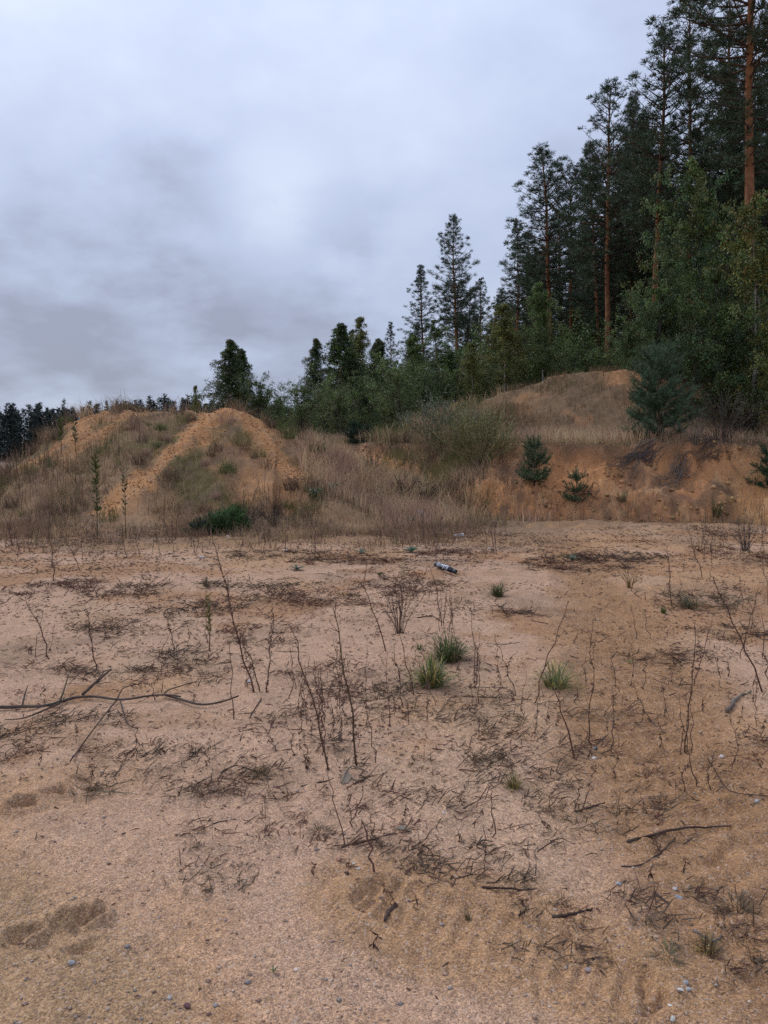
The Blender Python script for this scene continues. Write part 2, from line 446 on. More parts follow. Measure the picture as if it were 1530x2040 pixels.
def ground_mat():
    m = bpy.data.materials.new('sandy_soil'); m.use_nodes = True
    nt = m.node_tree; N, L = nt.nodes, nt.links
    p = N['Principled BSDF']
    p.inputs['Roughness'].default_value = 0.95; p.inputs['Specular IOR Level'].default_value = 0.1
    at = N.new('ShaderNodeAttribute'); at.attribute_name = 'Col'
    geo = N.new('ShaderNodeNewGeometry')
    pos = geo.outputs['Position']
    def vor(scale, rnd=1.0):
        v = N.new('ShaderNodeTexVoronoi'); v.inputs['Scale'].default_value = scale; v.inputs['Randomness'].default_value = rnd
        L.new(pos, v.inputs['Vector']); return v
    def noise(scale, det, rough=.6):
        n = N.new('ShaderNodeTexNoise'); n.inputs['Scale'].default_value = scale; n.inputs['Detail'].default_value = det; n.inputs['Roughness'].default_value = rough
        L.new(pos, n.inputs['Vector']); return n
    def mr(src, a, b, c, d):
        n = N.new('ShaderNodeMapRange'); L.new(src, n.inputs[0])
        for i, v in enumerate((a, b, c, d)): n.inputs[i + 1].default_value = v
        return n.outputs[0]
    def mul(a, b):
        n = N.new('ShaderNodeMath'); n.operation = 'MULTIPLY'
        for i, v in enumerate((a, b)):
            if isinstance(v, float): n.inputs[i].default_value = v
            else: L.new(v, n.inputs[i])
        return n.outputs[0]
    def add(a, b):
        n = N.new('ShaderNodeMath'); n.operation = 'ADD'
        for i, v in enumerate((a, b)):
            if isinstance(v, float): n.inputs[i].default_value = v
            else: L.new(v, n.inputs[i])
        return n.outputs[0]
    g = vor(250.0); g2 = vor(120.0)
    sepc = N.new('ShaderNodeSeparateColor'); L.new(g.outputs['Color'], sepc.inputs[0])
    sepc2 = N.new('ShaderNodeSeparateColor'); L.new(g2.outputs['Color'], sepc2.inputs[0])
    n1 = noise(28, 6); n2 = noise(5.0, 5); n3 = noise(95, 4)
    grain = mr(sepc.outputs[0], 0, 1, 0.60, 1.36)
    stone = mr(sepc2.outputs[0], 0, 1, 0.80, 1.2)
    tot = mul(mul(grain, stone), mul(mr(n1.outputs[0], .3, .7, .80, 1.18), mr(n2.outputs[0], .3, .7, .90, 1.10)))
    vm = N.new('ShaderNodeVectorMath'); vm.operation = 'SCALE'
    L.new(at.outputs['Color'], vm.inputs[0]); L.new(tot, vm.inputs['Scale'])
    # pale and reddish single grains
    mixc = N.new('ShaderNodeMix'); mixc.data_type = 'RGBA'
    mixc.inputs[7].default_value = (0.52, 0.385, 0.29, 1)
    L.new(mr(sepc2.outputs[1], .90, .96, 0, .55), mixc.inputs[0]); L.new(vm.outputs[0], mixc.inputs[6])
    mixd = N.new('ShaderNodeMix'); mixd.data_type = 'RGBA'
    mixd.inputs[7].default_value = (0.21, 0.125, 0.11, 1)
    L.new(mr(sepc.outputs[1], .82, .92, 0, .6), mixd.inputs[0]); L.new(mixc.outputs[2], mixd.inputs[6])
    L.new(mixd.outputs[2], p.inputs['Base Color'])
    h = add(add(mul(g.outputs['Distance'], -0.35), mul(g2.outputs['Distance'], -0.55)), add(mul(n1.outputs[0], 1.1), mul(n3.outputs[0], 0.5)))
    b = N.new('ShaderNodeBump'); b.inputs['Strength'].default_value = 0.7; b.inputs['Distance'].default_value = 0.008
    L.new(h, b.inputs['Height']); L.new(b.outputs[0], p.inputs['Normal'])
    return m

M_GROUND = ground_mat()
M_GRASS = attr_mat('dry_grass', .85, .35, .1)
M_TWIG = attr_mat('dead_stem', .9, 0, .1, .25, 30)
M_BARK = attr_mat('bark', .92, 0, .1, .35, 5, .8, 18)
M_LEAF = attr_mat('leaf', .55, .22, .35)
M_NEEDLE = attr_mat('needle', .6, .10, .3)
M_GREEN = attr_mat('green_grass', .6, .25, .25)
M_STONE = attr_mat('stone', .8, 0, .25, .25, 60, .4, 90)
M_PLAST = attr_mat('printed_plastic', .45, 0, .4)

# places (photo pixels and half sizes) where dead creeping plants mat the sand
PATCHES = [(40, 1455, 80, 30), (170, 1438, 60, 20), (340, 1522, 50, 28), (235, 1500, 35, 15), (560, 1556, 55, 22), (450, 1560, 40, 14), (620, 1362, 70, 30), (345, 1312, 75, 20), (430, 1330, 55, 14),
 (620, 1198, 115, 13), (390, 1222, 65, 18), (90, 1345, 75, 12), (160, 1342, 40, 9), (860, 1388, 140, 28), (945, 1440, 45, 26), (985, 1480, 40, 24), (1030, 1530, 45, 22), (1060, 1555, 40, 14), (720, 1395, 50, 14),
 (1180, 1118, 75, 13), (1110, 1128, 45, 9), (1400, 1202, 65, 16), (1480, 1112, 55, 16), (960, 1530, 40, 14), (640, 1648, 48, 22), (770, 1682, 58, 26), (832, 1722, 48, 18), (440, 1702, 55, 18), (422, 1742, 20, 9),
 (1062, 1742, 75, 24), (1165, 1862, 60, 26), (1282, 1832, 42, 26), (1470, 1806, 50, 26), (1320, 1902, 85, 20), (1490, 1872, 70, 14), (870, 1585, 45, 18), (1030, 1566, 35, 12), (1330, 1620, 30, 10), (700, 1492, 65, 28),
 (1200, 1505, 90, 22), (800, 1172, 65, 13), (1290, 1325, 40, 12), (1210, 1420, 60, 18), (320, 1340, 30, 10), (520, 1260, 60, 12), (250, 1250, 80, 12), (100, 1170, 80, 9), (900, 1690, 40, 14), (1180, 1640, 40, 10),
 (1340, 1300, 60, 10), (1440, 1260, 60, 10), (1020, 1220, 60, 8), (280, 1180, 70, 8), (480, 1170, 70, 8), (960, 1750, 40, 14), (1400, 1780, 40, 16), (380, 1580, 30, 12), (470, 1575, 30, 10), (20, 1520, 40, 16), (180, 1575, 30, 10),
 (1120, 1810, 30, 12), (1480, 1480, 40, 12), (540, 1440, 60, 16), (750, 1600, 30, 10), (1230, 1110, 80, 8), (700, 1120, 80, 7), (560, 1110, 100, 8), (880, 1100, 60, 6)]


# ------------------------------------------------------------------ the ground sheet, the mound and the bank
def build_terrain():
    fine = np.radians(np.linspace(-31, 31, 520))
    left = np.radians(np.concatenate([np.arange(-180, -60, 6.0), np.arange(-60, -31.2, 1.2)]))
    right = -left[::-1]
    th = np.concatenate([left, fine, right[:-1]])
    nth = len(th)
    r = [0.25, .6, 1.0, 1.3, 1.5, 1.65]
    while r[-1] < 900:
        q = r[-1]
        if q < 9: dr = max(0.010, q * q / (1.55 * 765) * 1.45)
        elif q < 32: dr = min(0.062, q * q / (1.55 * 765) * 1.45)
        else: dr = min(0.062 + (q - 32) * .045, q * .06)
        r.append(q + dr)
    r = np.array(r); nr = len(r)
    X = r[:, None] * np.sin(th)[None, :]; Y = r[:, None] * np.cos(th)[None, :]
    X = X.ravel(); Y = Y.ravel()
    Z, k = terrain(X, Y, True)
    # ---- base colours
    def c(*v): return np.array(v)
    def lerp(A, B, t): return A + (B - A) * t[:, None]
    pink = c(.455, .284, .180); sand = c(.425, .244, .124); brown = c(.33, .195, .105); clay = c(.34, .165, .062); clay_d = c(.21, .105, .052)
    moss = c(.085, .070, .022); duff = c(.165, .108, .066); pale = c(.475, .305, .188); dark = c(.15, .095, .065); forest = c(.035, .030, .018)
    n_big = fbm(X, Y, .30, 4, 81); n_mid = fbm(X, Y, 1.1, 4, 82); n_fin = fbm(X, Y, 4.5, 4, 83); n_x = fbm(X, Y, .55, 4, 84)
    col = np.tile(pink, (len(X), 1))
    bias = 0.34 * sstep(0.3, 3.0, X) + 0.30 * sstep(6.5, 11, Y) - 0.42
    col = lerp(col, sand, sstep(-.22, .28, n_big + .6 * n_mid + bias))
    col = lerp(col, brown, .7 * sstep(.22, .55, n_x + .5 * n_fin))
    col = lerp(col, pale, .55 * sstep(.25, .55, fbm(X, Y, .8, 3, 85) + .2 * n_fin))
    col = lerp(col, c(.335, .175, .082), .85 * sstep(.06, .36, fbm(X, Y, .75, 5, 87, .62) + .20 * sstep(4, 9, Y) - .12))
    kd, _, _ = polydist(X, Y, TRACK)
    col = lerp(col, c(.31, .170, .080), .9 * (1 - sstep(.25, .7, kd + .35 * n_mid)))
    qd, _, _ = polydist(X, Y, TREAD); col = lerp(col, c(.36, .205, .10), .85 * (1 - sstep(.16, .40, qd + .12 * n_mid)))
    qd, _, _ = polydist(X, Y, TREAD2); col = lerp(col, c(.345, .215, .115), .9 * (1 - sstep(.2, .5, qd + .1 * n_mid)))
    # brown litter and duff where plants stood, more of it towards the mound foot
    lit = sstep(.12, .6, fbm(X, Y, .9, 5, 86, .62) + .25 * sstep(8, 13, Y) - .02)
    col = lerp(col, duff, .45 * lit * sstep(2.8, 4.5, Y))
    foot = sstep(11.4, 15.6, Y + 1.5 * n_mid + 1.4 * n_big - 1.9 * sstep(2.2, 4.2, X))
    col = lerp(col, lerp(np.tile(duff, (len(X), 1)), c(.27, .155, .075), sstep(-.1, .5, n_mid + n_fin * .6)), .85 * foot)
    for (px, py, rx, ry) in PATCHES:
        cx, cy = flat(px, py); hx = rx / FPX * cy; hy = abs(flat(px, py + ry)[1] - flat(px, py - ry)[1]) / 2
        w = np.where((np.abs(X - cx) < 3 * hx) & (np.abs(Y - cy) < 3 * hy))[0]
        if len(w):
            q = np.exp(-(((X[w] - cx) / hx) ** 2 + ((Y[w] - cy) / hy) ** 2))
            col[w] = col[w] + (duff * 1.05 - col[w]) * np.clip(.45 * q * sstep(-.25, .45, n_fin[w] + .5 * n_mid[w]), 0, 1)[:, None]
    # the mound
    mm = sstep(-.05, .25, k['m'])
    rightf = sstep(-.3, .3, X - np.interp(Y, [16, 18, 19.4, 20.6, 22], [-6, -5.2, -4.6, -4.0, -3.8])) * (1 - sstep(-2.0, -.8, X + .3 * n_mid))
    mc = lerp(np.tile(c(.27, .165, .088), (len(X), 1)), c(.36, .195, .090), rightf)
    mc = lerp(mc, moss * 1.4, .75 * sstep(.0, .4, n_big + .5 * n_mid) * (1 - .6 * rightf))
    mc = lerp(mc, clay * 1.1, .6 * sstep(.10, .45, n_x + .4 * n_fin))
    vm = np.exp(-(((X + 4.5 + .55 * (Y - 17.6)) / .75) ** 2 + ((Y - 17.8) / 1.9) ** 2)) + .8 * np.exp(-(((X + 3.4) / .8) ** 2 + ((Y - 19.5) / .7) ** 2)) + .7 * np.exp(-(((X + 2.9) / .7) ** 2 + ((Y - 16.6) / .6) ** 2))
    mc = lerp(mc, c(.085, .075, .020), np.clip(1.5 * vm * sstep(-.6, .15, n_mid + .4 * n_fin), 0, .92))
    mc = lerp(mc, dark * 1.1, .5 * sstep(.15, .5, fbm(X, Y, 1.6, 4, 88) + .4 * n_fin))
    s1, _, _ = polydist(X, Y, [(-4.0, 20.6, 0), (-4.6, 19.4, 0), (-5.25, 18.0, 0), (-5.9, 16.4, 0)])
    bare = 1 - sstep(.26, .62, s1 + .42 * n_mid + .25 * n_fin)
    s2, _, _ = polydist(X, Y, [(-4.6, 20.9, 0), (-3.5, 20.3, 0), (-2.9, 19.3, 0), (-2.1, 18.3, 0)])
    bare = np.maximum(bare, .85 * (1 - sstep(.15, .75, s2 + .45 * n_mid + .2 * n_fin)))
    s3, _, _ = polydist(X, Y, [(-8.0, 21.3, 0), (-7.9, 20.3, 0), (-8.6, 19.2, 0)])
    bare = np.maximum(bare, .75 * (1 - sstep(.15, .55, s3 + .5 * n_mid + .2 * n_fin)))
    s4, _, _ = polydist(X, Y, [(-6.6, 21.3, 0), (-7.2, 20.0, 0), (-7.6, 19.0, 0)])
    bare = np.maximum(bare, .7 * (1 - sstep(.1, .5, s4 + .5 * n_mid + .2 * n_fin)))
    s5, _, _ = polydist(X, Y, [(-2.9, 17.6, 0), (-2.2, 17.0, 0), (-3.4, 16.4, 0)])
    bare = np.maximum(bare, .5 * (1 - sstep(.1, .6, s5 + .6 * n_mid)))
    bc = lerp(np.tile(c(.45, .215, .082), (len(X), 1)), c(.48, .265, .125), sstep(-.1, .5, n_fin + .4 * n_mid))
    bc = lerp(bc, c(.25, .125, .058), .6 * sstep(.15, .5, n_x + .6 * n_fin))
    mc = lerp(mc, bc, bare)
    col = lerp(col, mc, mm)
    # the cut bank
    fm = k['f'] * sstep(-2.5, -2.2, k['sd'])
    face = sstep(-2.5, -2.0, k['sd']) * (1 - sstep(-.15, .15, k['sd']))
    fc = lerp(np.tile(c(.44, .198, .078), (len(X), 1)), c(.21, .108, .054), sstep(-.1, .5, n_mid + .7 * n_fin))
    fc = lerp(fc, c(.43, .245, .092), .85 * np.clip(np.exp(-(((X - 9.4) / 1.1) ** 2 + ((Y - 18.0) / .9) ** 2)) * 1.5 * sstep(-.5, .2, n_mid), 0, 1))
    fc = lerp(fc, c(.50, .235, .085), .6 * sstep(.1, .45, n_x + .3 * n_fin))
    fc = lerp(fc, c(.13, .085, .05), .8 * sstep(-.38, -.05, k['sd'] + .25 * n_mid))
    fc = lerp(fc, c(.12, .070, .042), .75 * sstep(.12, .5, fbm(X * 1.3, Y * .8, 1.9, 5, 89, .65)))
    fc = lerp(fc, c(.56, .32, .15), .55 * sstep(.2, .5, fbm(X, Y, 2.8, 4, 90)))
    col = lerp(col, fc, face)
    top = sstep(-.12, .2, k['sd'])
    tcn = lerp(np.tile(c(.20, .128, .075), (len(X), 1)), c(.085, .075, .03), sstep(0, .5, n_big + .4 * n_mid))
    tcn = lerp(tcn, lerp(np.tile(c(.155, .098, .050), (len(X), 1)), c(.27, .140, .062), sstep(.05, .55, n_mid + .4 * n_fin)), sstep(-.1, .25, k['rear']))
    rb = 1.3 * np.exp(-(((X - 8.7) / .9) ** 2 + ((Y - 27.0) / 1.2) ** 2)) + .7 * np.exp(-(((X - 4.6) / .5) ** 2 + ((Y - 26.5) / .7) ** 2))
    tcn = lerp(tcn, c(.42, .21, .09), np.clip(1.3 * rb * sstep(-.6, .1, n_mid), 0, .9))
    tcn = lerp(tcn, forest, sstep(7.5, 11, k['sd'] + .8 * n_mid))
    col = lerp(col, tcn, top)
    col = lerp(col, c(.36, .26, .19), sstep(24, 34, Y) * (1 - sstep(110, 130, Y)) * (1 - top) * (1 - mm))
    col = lerp(col, forest, sstep(125, 150, k['R']))
    # ---- three sheets with one common surface
    V = np.stack([X, Y, Z], 1)
    idx = np.arange(nr * nth).reshape(nr, nth)
    a = idx[:-1, :]; b = idx[1:, :]
    Q = np.stack([a, np.roll(a, -1, 1), np.roll(b, -1, 1), b], -1).reshape(-1, 4)
    # vertex normals of the whole surface so that the seams do not show
    n = np.zeros_like(V)
    fn = np.cross(V[Q[:, 2]] - V[Q[:, 0]], V[Q[:, 3]] - V[Q[:, 1]])
    for j in range(4): 
        for ax in range(3): n[:, ax] += np.bincount(Q[:, j], weights=fn[:, ax], minlength=len(V))
    if n[:, 2].mean() < 0: Q = Q[:, ::-1]; n = -n
    n /= np.linalg.norm(n, axis=1)[:, None] + 1e-12
    sdf = k['sd'][Q].mean(1); mf = k['m'][Q].mean(1)
    reg = np.where(sdf > -2.45, 2, np.where((mf > 0.03) & (Y[Q].mean(1) > 13.5) & (Y[Q].mean(1) < 30), 1, 0))
    for rid, name, label in ((0, 'ground', 'bare sandy gravel ground with dry weeds'), (1, 'sand_mound', 'overgrown sand mound with bare orange ridges'), (2, 'earth_bank', 'eroded orange earth bank with grassy terrace on top')):
        q = Q[reg == rid]
        used, inv = np.unique(q, return_inverse=True)
        me = raw_mesh(name, V[used], None, inv.reshape(-1, 4), col[used], True)
        me.normals_split_custom_set_from_vertices([tuple(v) for v in n[used]])
        me.materials.append(M_GROUND)
        o = link(bpy.data.objects.new(name, me))
        tag(o, label, 'terrain', None, 'structure')
build_terrain()

# ------------------------------------------------------------------ trees
def jitter(c, n, s=.25, hue=.12):
    c = np.asarray(c, float)
    return np.clip(c[None, :] * RNG.uniform(1 - s, 1 + s, (n, 1)) * RNG.uniform(1 - hue, 1 + hue, (n, 3)), 0, 1)

def unit(v): return v / (np.linalg.norm(v, axis=-1, keepdims=True) + 1e-9)

def make_pine(H=20.0, crown=0.42, rmax=2.6, seed=1, dens=1.0, flat_top=False, ndl=(.056, .082, .042), trunk_r=.19, clump=58):
    """trunk, branches and needle crown of a Scots pine, as three meshes"""
    rs = np.random.default_rng(seed)
    t = np.linspace(0, 1, 15)
    wob = np.cumsum(rs.normal(0, .035, (15, 2)), 0); wob -= t[:, None] * wob[-1] * .6
    path = np.stack([wob[:, 0], wob[:, 1], t * H], 1)
    rad = trunk_r * (1 - t) ** .75 + .02
    rad[0] *= 1.35
    tc = np.stack([np.interp(t, [0, .12, .3, .6, 1], [.065, .095, .22, .28, .14]), np.interp(t, [0, .12, .3, .6, 1], [.052, .062, .105, .122, .075]), np.interp(t, [0, .12, .3, .6, 1], [.044, .046, .054, .056, .042])], 1)
    mt = MB(); mt.tube(path, rad, 10, tc)
    mb = MB(); mc = MB()
    def tp(z): return np.array([np.interp(z, path[:, 2], path[:, 0]), np.interp(z, path[:, 2], path[:, 1]), z])
    # dead stubs below the crown
    for _ in range(16):
        z = rs.uniform(.22, crown + .12) * H; a = rs.uniform(0, 6.28); l = rs.uniform(.3, 1.3)
        d = np.array([math.cos(a), math.sin(a), rs.uniform(-.3, .15)])
        p0 = tp(z); mb.tube([p0, p0 + d * l * .5 + [0, 0, .03], p0 + d * l], [.016, .011, .004], 4, (.075, .055, .045))
    z = crown * H; ang = rs.uniform(0, 6)
    CP = []; CR = []; CD = []
    while z < H * .985:
        u = (z - crown * H) / (H * (1 - crown))
        prof = (min(1, .50 + u * 2.4) * (1 - u ** 1.7) ** .85) if not flat_top else (min(1, .45 + u * 1.4) * (1 - u ** 4) ** .6)
        nb = rs.integers(4, 7)
        for j in range(nb):
            if rs.random() < .10: continue
            a = ang + j * 2 * math.pi / nb + rs.normal(0, .3)
            L = max(.30, rmax * prof * rs.uniform(.55, 1.18))
            rise = np.interp(u, [0, .4, 1], [-.10, .18, .95]) + rs.normal(0, .1)
            hd = np.array([math.cos(a), math.sin(a), 0])
            ss = np.linspace(0, 1, 5)
            p0 = tp(z)
            pts = p0 + hd * (ss * L)[:, None] + np.array([0, 0, 1.0]) * (L * (rise * ss + .22 * ss ** 2))[:, None] + rs.normal(0, .03 * L, (5, 3)) * ss[:, None]
            mb.tube(pts, np.linspace(.018 + .012 * L, .006, 5), 4, (.10, .060, .040) if u > .25 else (.070, .05, .042), cap=False)
            nc = max(2, int(L * 2.5 * dens))
            for q in range(nc):
                s = rs.uniform(.30, 1.03) ** .8
                c0 = p0 + (pts[-1] - p0) * s + np.array([0, 0, .0])
                k = np.array([np.interp(s, ss, pts[:, i]) for i in range(3)])
                lat = np.array([-hd[1], hd[0], 0]) * rs.normal(0, .17 * L * (1.1 - .5 * s) + .06)
                cpos = k + lat + np.array([0, 0, abs(rs.normal(0, .07)) + .04])
                if np.linalg.norm(lat) > .12:
                    mb.tube([k, (k + cpos) / 2 + [0, 0, .01], cpos], [.010, .007, .004], 3, (.08, .055, .04), cap=False)
                CP.append(cpos); CR.append(rs.uniform(.26, .48) * (1 - .35 * u)); CD.append(unit(hd * .6 + np.array([0, 0, .75]) + lat * .5))
        z += rs.uniform(.36, .62) * (1 - .35 * u); ang += rs.uniform(.3, 1.2)
    CP = np.array(CP); CR = np.array(CR); CD = np.array(CD)
    n = len(CP); K = clump
    D = unit(rs.normal(size=(n, K, 3)) * np.array([1, 1, .5]) + CD[:, None, :] * .7)
    st = rs.uniform(.0, .80, (n, K, 1))
    P = CP[:, None, :] + D * st * CR[:, None, None]
    Lr = (CR[:, None] * rs.uniform(.35, .70, (n, K)))
    cc = np.asarray(ndl)[None, None, :] * rs.uniform(.55, 1.45, (n, 1, 1)) * rs.uniform(.75, 1.3, (n, K, 1)) * rs.uniform(.92, 1.08, (n, 1, 3))
    mc.spikes(P.reshape(-1, 3), D.reshape(-1, 3), Lr.reshape(-1), .036, cc.reshape(-1, 3))
    return mt.mesh('trunk', M_BARK, True), mb.mesh('branches', M_BARK), mc.mesh('crown', M_NEEDLE)

def make_leafy(H=9.0, R=2.0, clear=.12, nb=46, ntw=9, nlf=16, leaf=.085, cols=((.035, .060, .018),), seed=1, shape='cone', droop=.35, trunk_r=.07, bark='birch', stems=1, rise=.75, yellow=.05, ycol=(.20, .15, .03)):
    rs = np.random.default_rng(seed)
    mt = MB(); mb = MB(); mc = MB()
    for sidx in range(stems):
        hs = H * (1 if sidx == 0 else rs.uniform(.72, .97))
        off = rs.normal(0, .12, 2) * (stems > 1); lean = rs.normal(0, .10, 2) * (stems > 1) * H * .6
        t = np.linspace(0, 1, 12)
        wob = np.cumsum(rs.normal(0, .012 * H ** .8, (12, 2)), 0) * t[:, None]
        path = np.stack([off[0] + lean[0] * t ** 1.3 + wob[:, 0], off[1] + lean[1] * t ** 1.3 + wob[:, 1], t * hs], 1)
        rad = trunk_r * (1 - t) ** .8 + .008
        if bark == 'birch':
            tc = np.stack([np.interp(t, [0, .06, .2, .6, 1], v) for v in ([.09, .20, .42, .36, .09], [.08, .19, .40, .32, .06], [.07, .17, .36, .27, .05])], 1)
            tc = tc * rs.uniform(.75, 1.1, (12, 1))
        else:
            tc = np.tile(np.array(bark), (12, 1)) * rs.uniform(.8, 1.2, (12, 1))
        mt.tube(path, rad, 7, tc)
        for _ in range(nb // stems + 1):
            u = rs.uniform(0, 1) ** .85
            zz = clear + (1 - clear) * u
            if shape == 'cone': pr = (1 - u) ** .62 * min(1, .45 + 2.5 * u) + .05
            elif shape == 'spire': pr = (1 - u) ** .95 * min(1, .6 + 2.5 * u) + .035
            elif shape == 'column': pr = (1 - u ** 2.2) ** .8 * min(1, .5 + 2.5 * u) + .06
            else: pr = math.sqrt(max(0, 1 - (2 * u * .92 - .8) ** 2)) + .12
            a = rs.uniform(0, 6.283); L = R * pr * rs.uniform(.35, 1.35)
            p0 = np.array([np.interp(zz, t, path[:, i]) for i in range(3)])
            hd = np.array([math.cos(a), math.sin(a), 0]); ss = np.linspace(0, 1, 4)
            rz = rise * rs.uniform(.4, 1.5)
            pts = p0 + hd * (ss * L)[:, None] + np.array([0, 0, 1.]) * (L * (rz * ss - droop * .8 * ss ** 2.2))[:, None]
            pts[1:] += rs.normal(0, .05 * L, (3, 3))
            bc = (.055, .040, .032)
            mb.tube(pts, np.linspace(.010 + .007 * L, .003, 4), 3, bc, cap=False)
            base = np.asarray(cols[rs.integers(len(cols))]) * rs.uniform(.55, 1.5)
            for q in range(ntw):
                s = rs.uniform(.18, 1.0)
                k = np.array([np.interp(s, ss, pts[:, i]) for i in range(3)])
                d = unit(hd * .5 + rs.normal(0, .75, 3) + np.array([0, 0, -droop + .15]))
                tl = rs.uniform(.25, .7) * (.35 + .2 * R) * (.30 + .70 * min(1, pr * 1.3))
                w = rs.uniform(0, 1, nlf)
                P = k + d * (w * tl)[:, None] + np.array([0, 0, -1.]) * (droop * .6 * tl * w ** 2)[:, None] + rs.normal(0, .035 + .018 * R, (nlf, 3)) * (.4 + .6 * min(1, pr * 1.3))
                if q % 2 == 0: mb.tube([k, k + d * tl * .9 - np.array([0, 0, droop * .5 * tl])], [.004, .002], 3, bc, cap=False)
                D = unit(rs.normal(0, .7, (nlf, 3)) + np.array([0, 0, -.55]))
                Nn = unit(rs.normal(0, .6, (nlf, 3)) + np.array([0, 0, .7]))
                C = base[None, :] * rs.uniform(.65, 1.4, (nlf, 1)) * rs.uniform(.9, 1.1, (nlf, 3))
                yl = rs.random(nlf) < (yellow * (3 if rs.random() < .25 else .4))
                C[yl] = np.asarray(ycol) * rs.uniform(.6, 1.2, (yl.sum(), 1))
                mc.leaves(P, D, Nn, leaf * rs.uniform(.7, 1.3, nlf), leaf * .72, C)
    return mt.mesh('trunk', M_BARK, True), mb.mesh('branches', M_BARK), mc.mesh('crown', M_LEAF)

def place_tree(name, meshes, x, y, scale, rz, label, cat, group=None, lean=(0, 0), names=('trunk', 'branches', 'crown'), sink=.12, z=None):
    e = empty(name, (x, y, (hz(x, y) if z is None else z) - sink), label, cat, group)
    e.rotation_mode = 'ZYX'
    e.rotation_euler = (lean[1], lean[0], rz)
    e.scale = (scale if isinstance(scale, tuple) else (scale,) * 3)
    for nm, me in zip(names, meshes):
        o = link(bpy.data.objects.new(nm, me), e)
        if nm in ('branches', 'crown'): o['kind'] = 'stuff'
    return e

PINES = [make_pine(20, .44, 3.3, 101), make_pine(20, .50, 3.0, 102, 1.0), make_pine(20, .36, 3.3, 103, 1.05), make_pine(20, .46, 3.7, 104, 1.0, True), make_pine(20, .16, 3.1, 105, 1.0, trunk_r=.16)]
BIGPINE = make_pine(24, .44, 3.6, 111, 1.15, True, trunk_r=.25, clump=64)

def pine_at(mesh, Hm, pxb, pxt, pyt, d, label, sxy=1.0, group='tall pines along the forest edge', hmin=None):
    xb = at_depth(pxb, 600, d)[0]; top = at_depth(pxt, pyt, d)
    zb = hz(xb, d); h = top[2] - zb
    s = h / Hm
    lean = math.atan2(top[0] - xb, h)
    return place_tree('pine_tree', mesh, xb, d, (s * sxy, s * sxy, s), RNG.uniform(0, 6.28), label, 'pine tree', group, (lean, 0)), (xb, d)

FRONT = [
 (BIGPINE, 24, 1504, 1490, -330, 29, 'tall pine at the picture edge, its crown cut off by the frame', 1.0),
 (PINES[0], 20, 1382, 1376, -10, 36, 'tall pine whose orange trunk rises behind the yellowing birch top', .72),
 (PINES[1], 20, 1298, 1322, 50, 37, 'tall pine with pointed narrow top just right of the clean orange trunk', .9),
 (PINES[0], 20, 1211, 1217, 160, 42, 'tall pine with straight bare trunk ending dark behind the shrubs', .95),
 (PINES[2], 20, 1207, 1172, 285, 45, 'thin leaning pine crossing behind the straight bare trunk', .75),
 (PINES[1], 20, 1108, 1078, 292, 49, 'leaning pine with orange trunk beside the white birch stem', 1.1),
 (PINES[4], 20, 1040, 1030, 440, 53, 'dark pine with branches low down at the gap in the skyline', .9),
 (PINES[1], 20, 918, 904, 428, 60, 'lone narrow pine standing above the birches against the sky', .85),
 (PINES[4], 20, 845, 838, 530, 66, 'rounded dark pine just left of the lone narrow pine', 1.05),
 (PINES[2], 20, 962, 958, 552, 64, 'short dark pine in the gap right of the lone narrow pine', .85),
 (PINES[4], 20, 780, 778, 642, 74, 'small far pine leaning over the birch tops', .8),
 (PINES[2], 20, 1460, 1450, -60, 39, 'pine filling the skyline between the two highest trunks', .75),
 (PINES[4], 20, 1268, 1262, 190, 46, 'dense pine between the two straight bare trunks', .85),
 (PINES[3], 20, 1140, 1142, 345, 56, 'dark pine behind the leaning orange trunk', .85),
]
for m, Hm, pb, pt, py, d, lab, sx in FRONT:
    pine_at(m, Hm, pb, pt, py, d, lab, sx)

SKYX = [560, 640, 700, 760, 800, 840, 905, 950, 985, 1000, 1080, 1150, 1215, 1270, 1325, 1380, 1450, 1530, 2200]
SKYY = [800, 720, 690, 690, 640, 580, 520, 600, 560, 480, 350, 340, 240, 210, 130, 80, -40, -250, -900]
def forest_fill():
    rs = np.random.default_rng(5); n = 0; pts = []
    edge = [(19, 27), (15, 34), (13, 42), (11.5, 50), (7.5, 60), (5, 68), (3, 78), (1, 92)]
    for i in range(6000):
        if n >= 64: break
        k = rs.integers(len(edge) - 1); f = rs.random()
        ex = edge[k][0] + f * (edge[k + 1][0] - edge[k][0]); ey = edge[k][1] + f * (edge[k + 1][1] - edge[k][1])
        off = rs.uniform(.6, 26)
        x = ex + off * .93; y = ey + off * .45 + rs.normal(0, .5)
        if any((x - a) ** 2 + (y - b) ** 2 < 2.0 ** 2 for a, b in pts): continue
        px = 765 + FPX * x / y
        if px > 1900: continue
        sky = np.interp(px, SKYX, SKYY) + rs.uniform(25, 170)
        zb = hz(x, y); ht = min(rs.uniform(18.5, 22), at_depth(px, sky, y)[2] - zb)
        if ht < 9: continue
        pts.append((x, y)); n += 1
        v = [0, 2, 4, 1, 4, 3][rs.integers(6)]
        sc = ht / 20
        place_tree('pine_tree', PINES[v], x, y, (sc * rs.uniform(.9, 1.15),) * 2 + (sc,), rs.uniform(0, 6.28), 'dark pine standing deep in the forest behind the edge trees', 'pine tree', 'pines deep in the forest', (rs.normal(0, .02), rs.normal(0, .02)))
forest_fill()

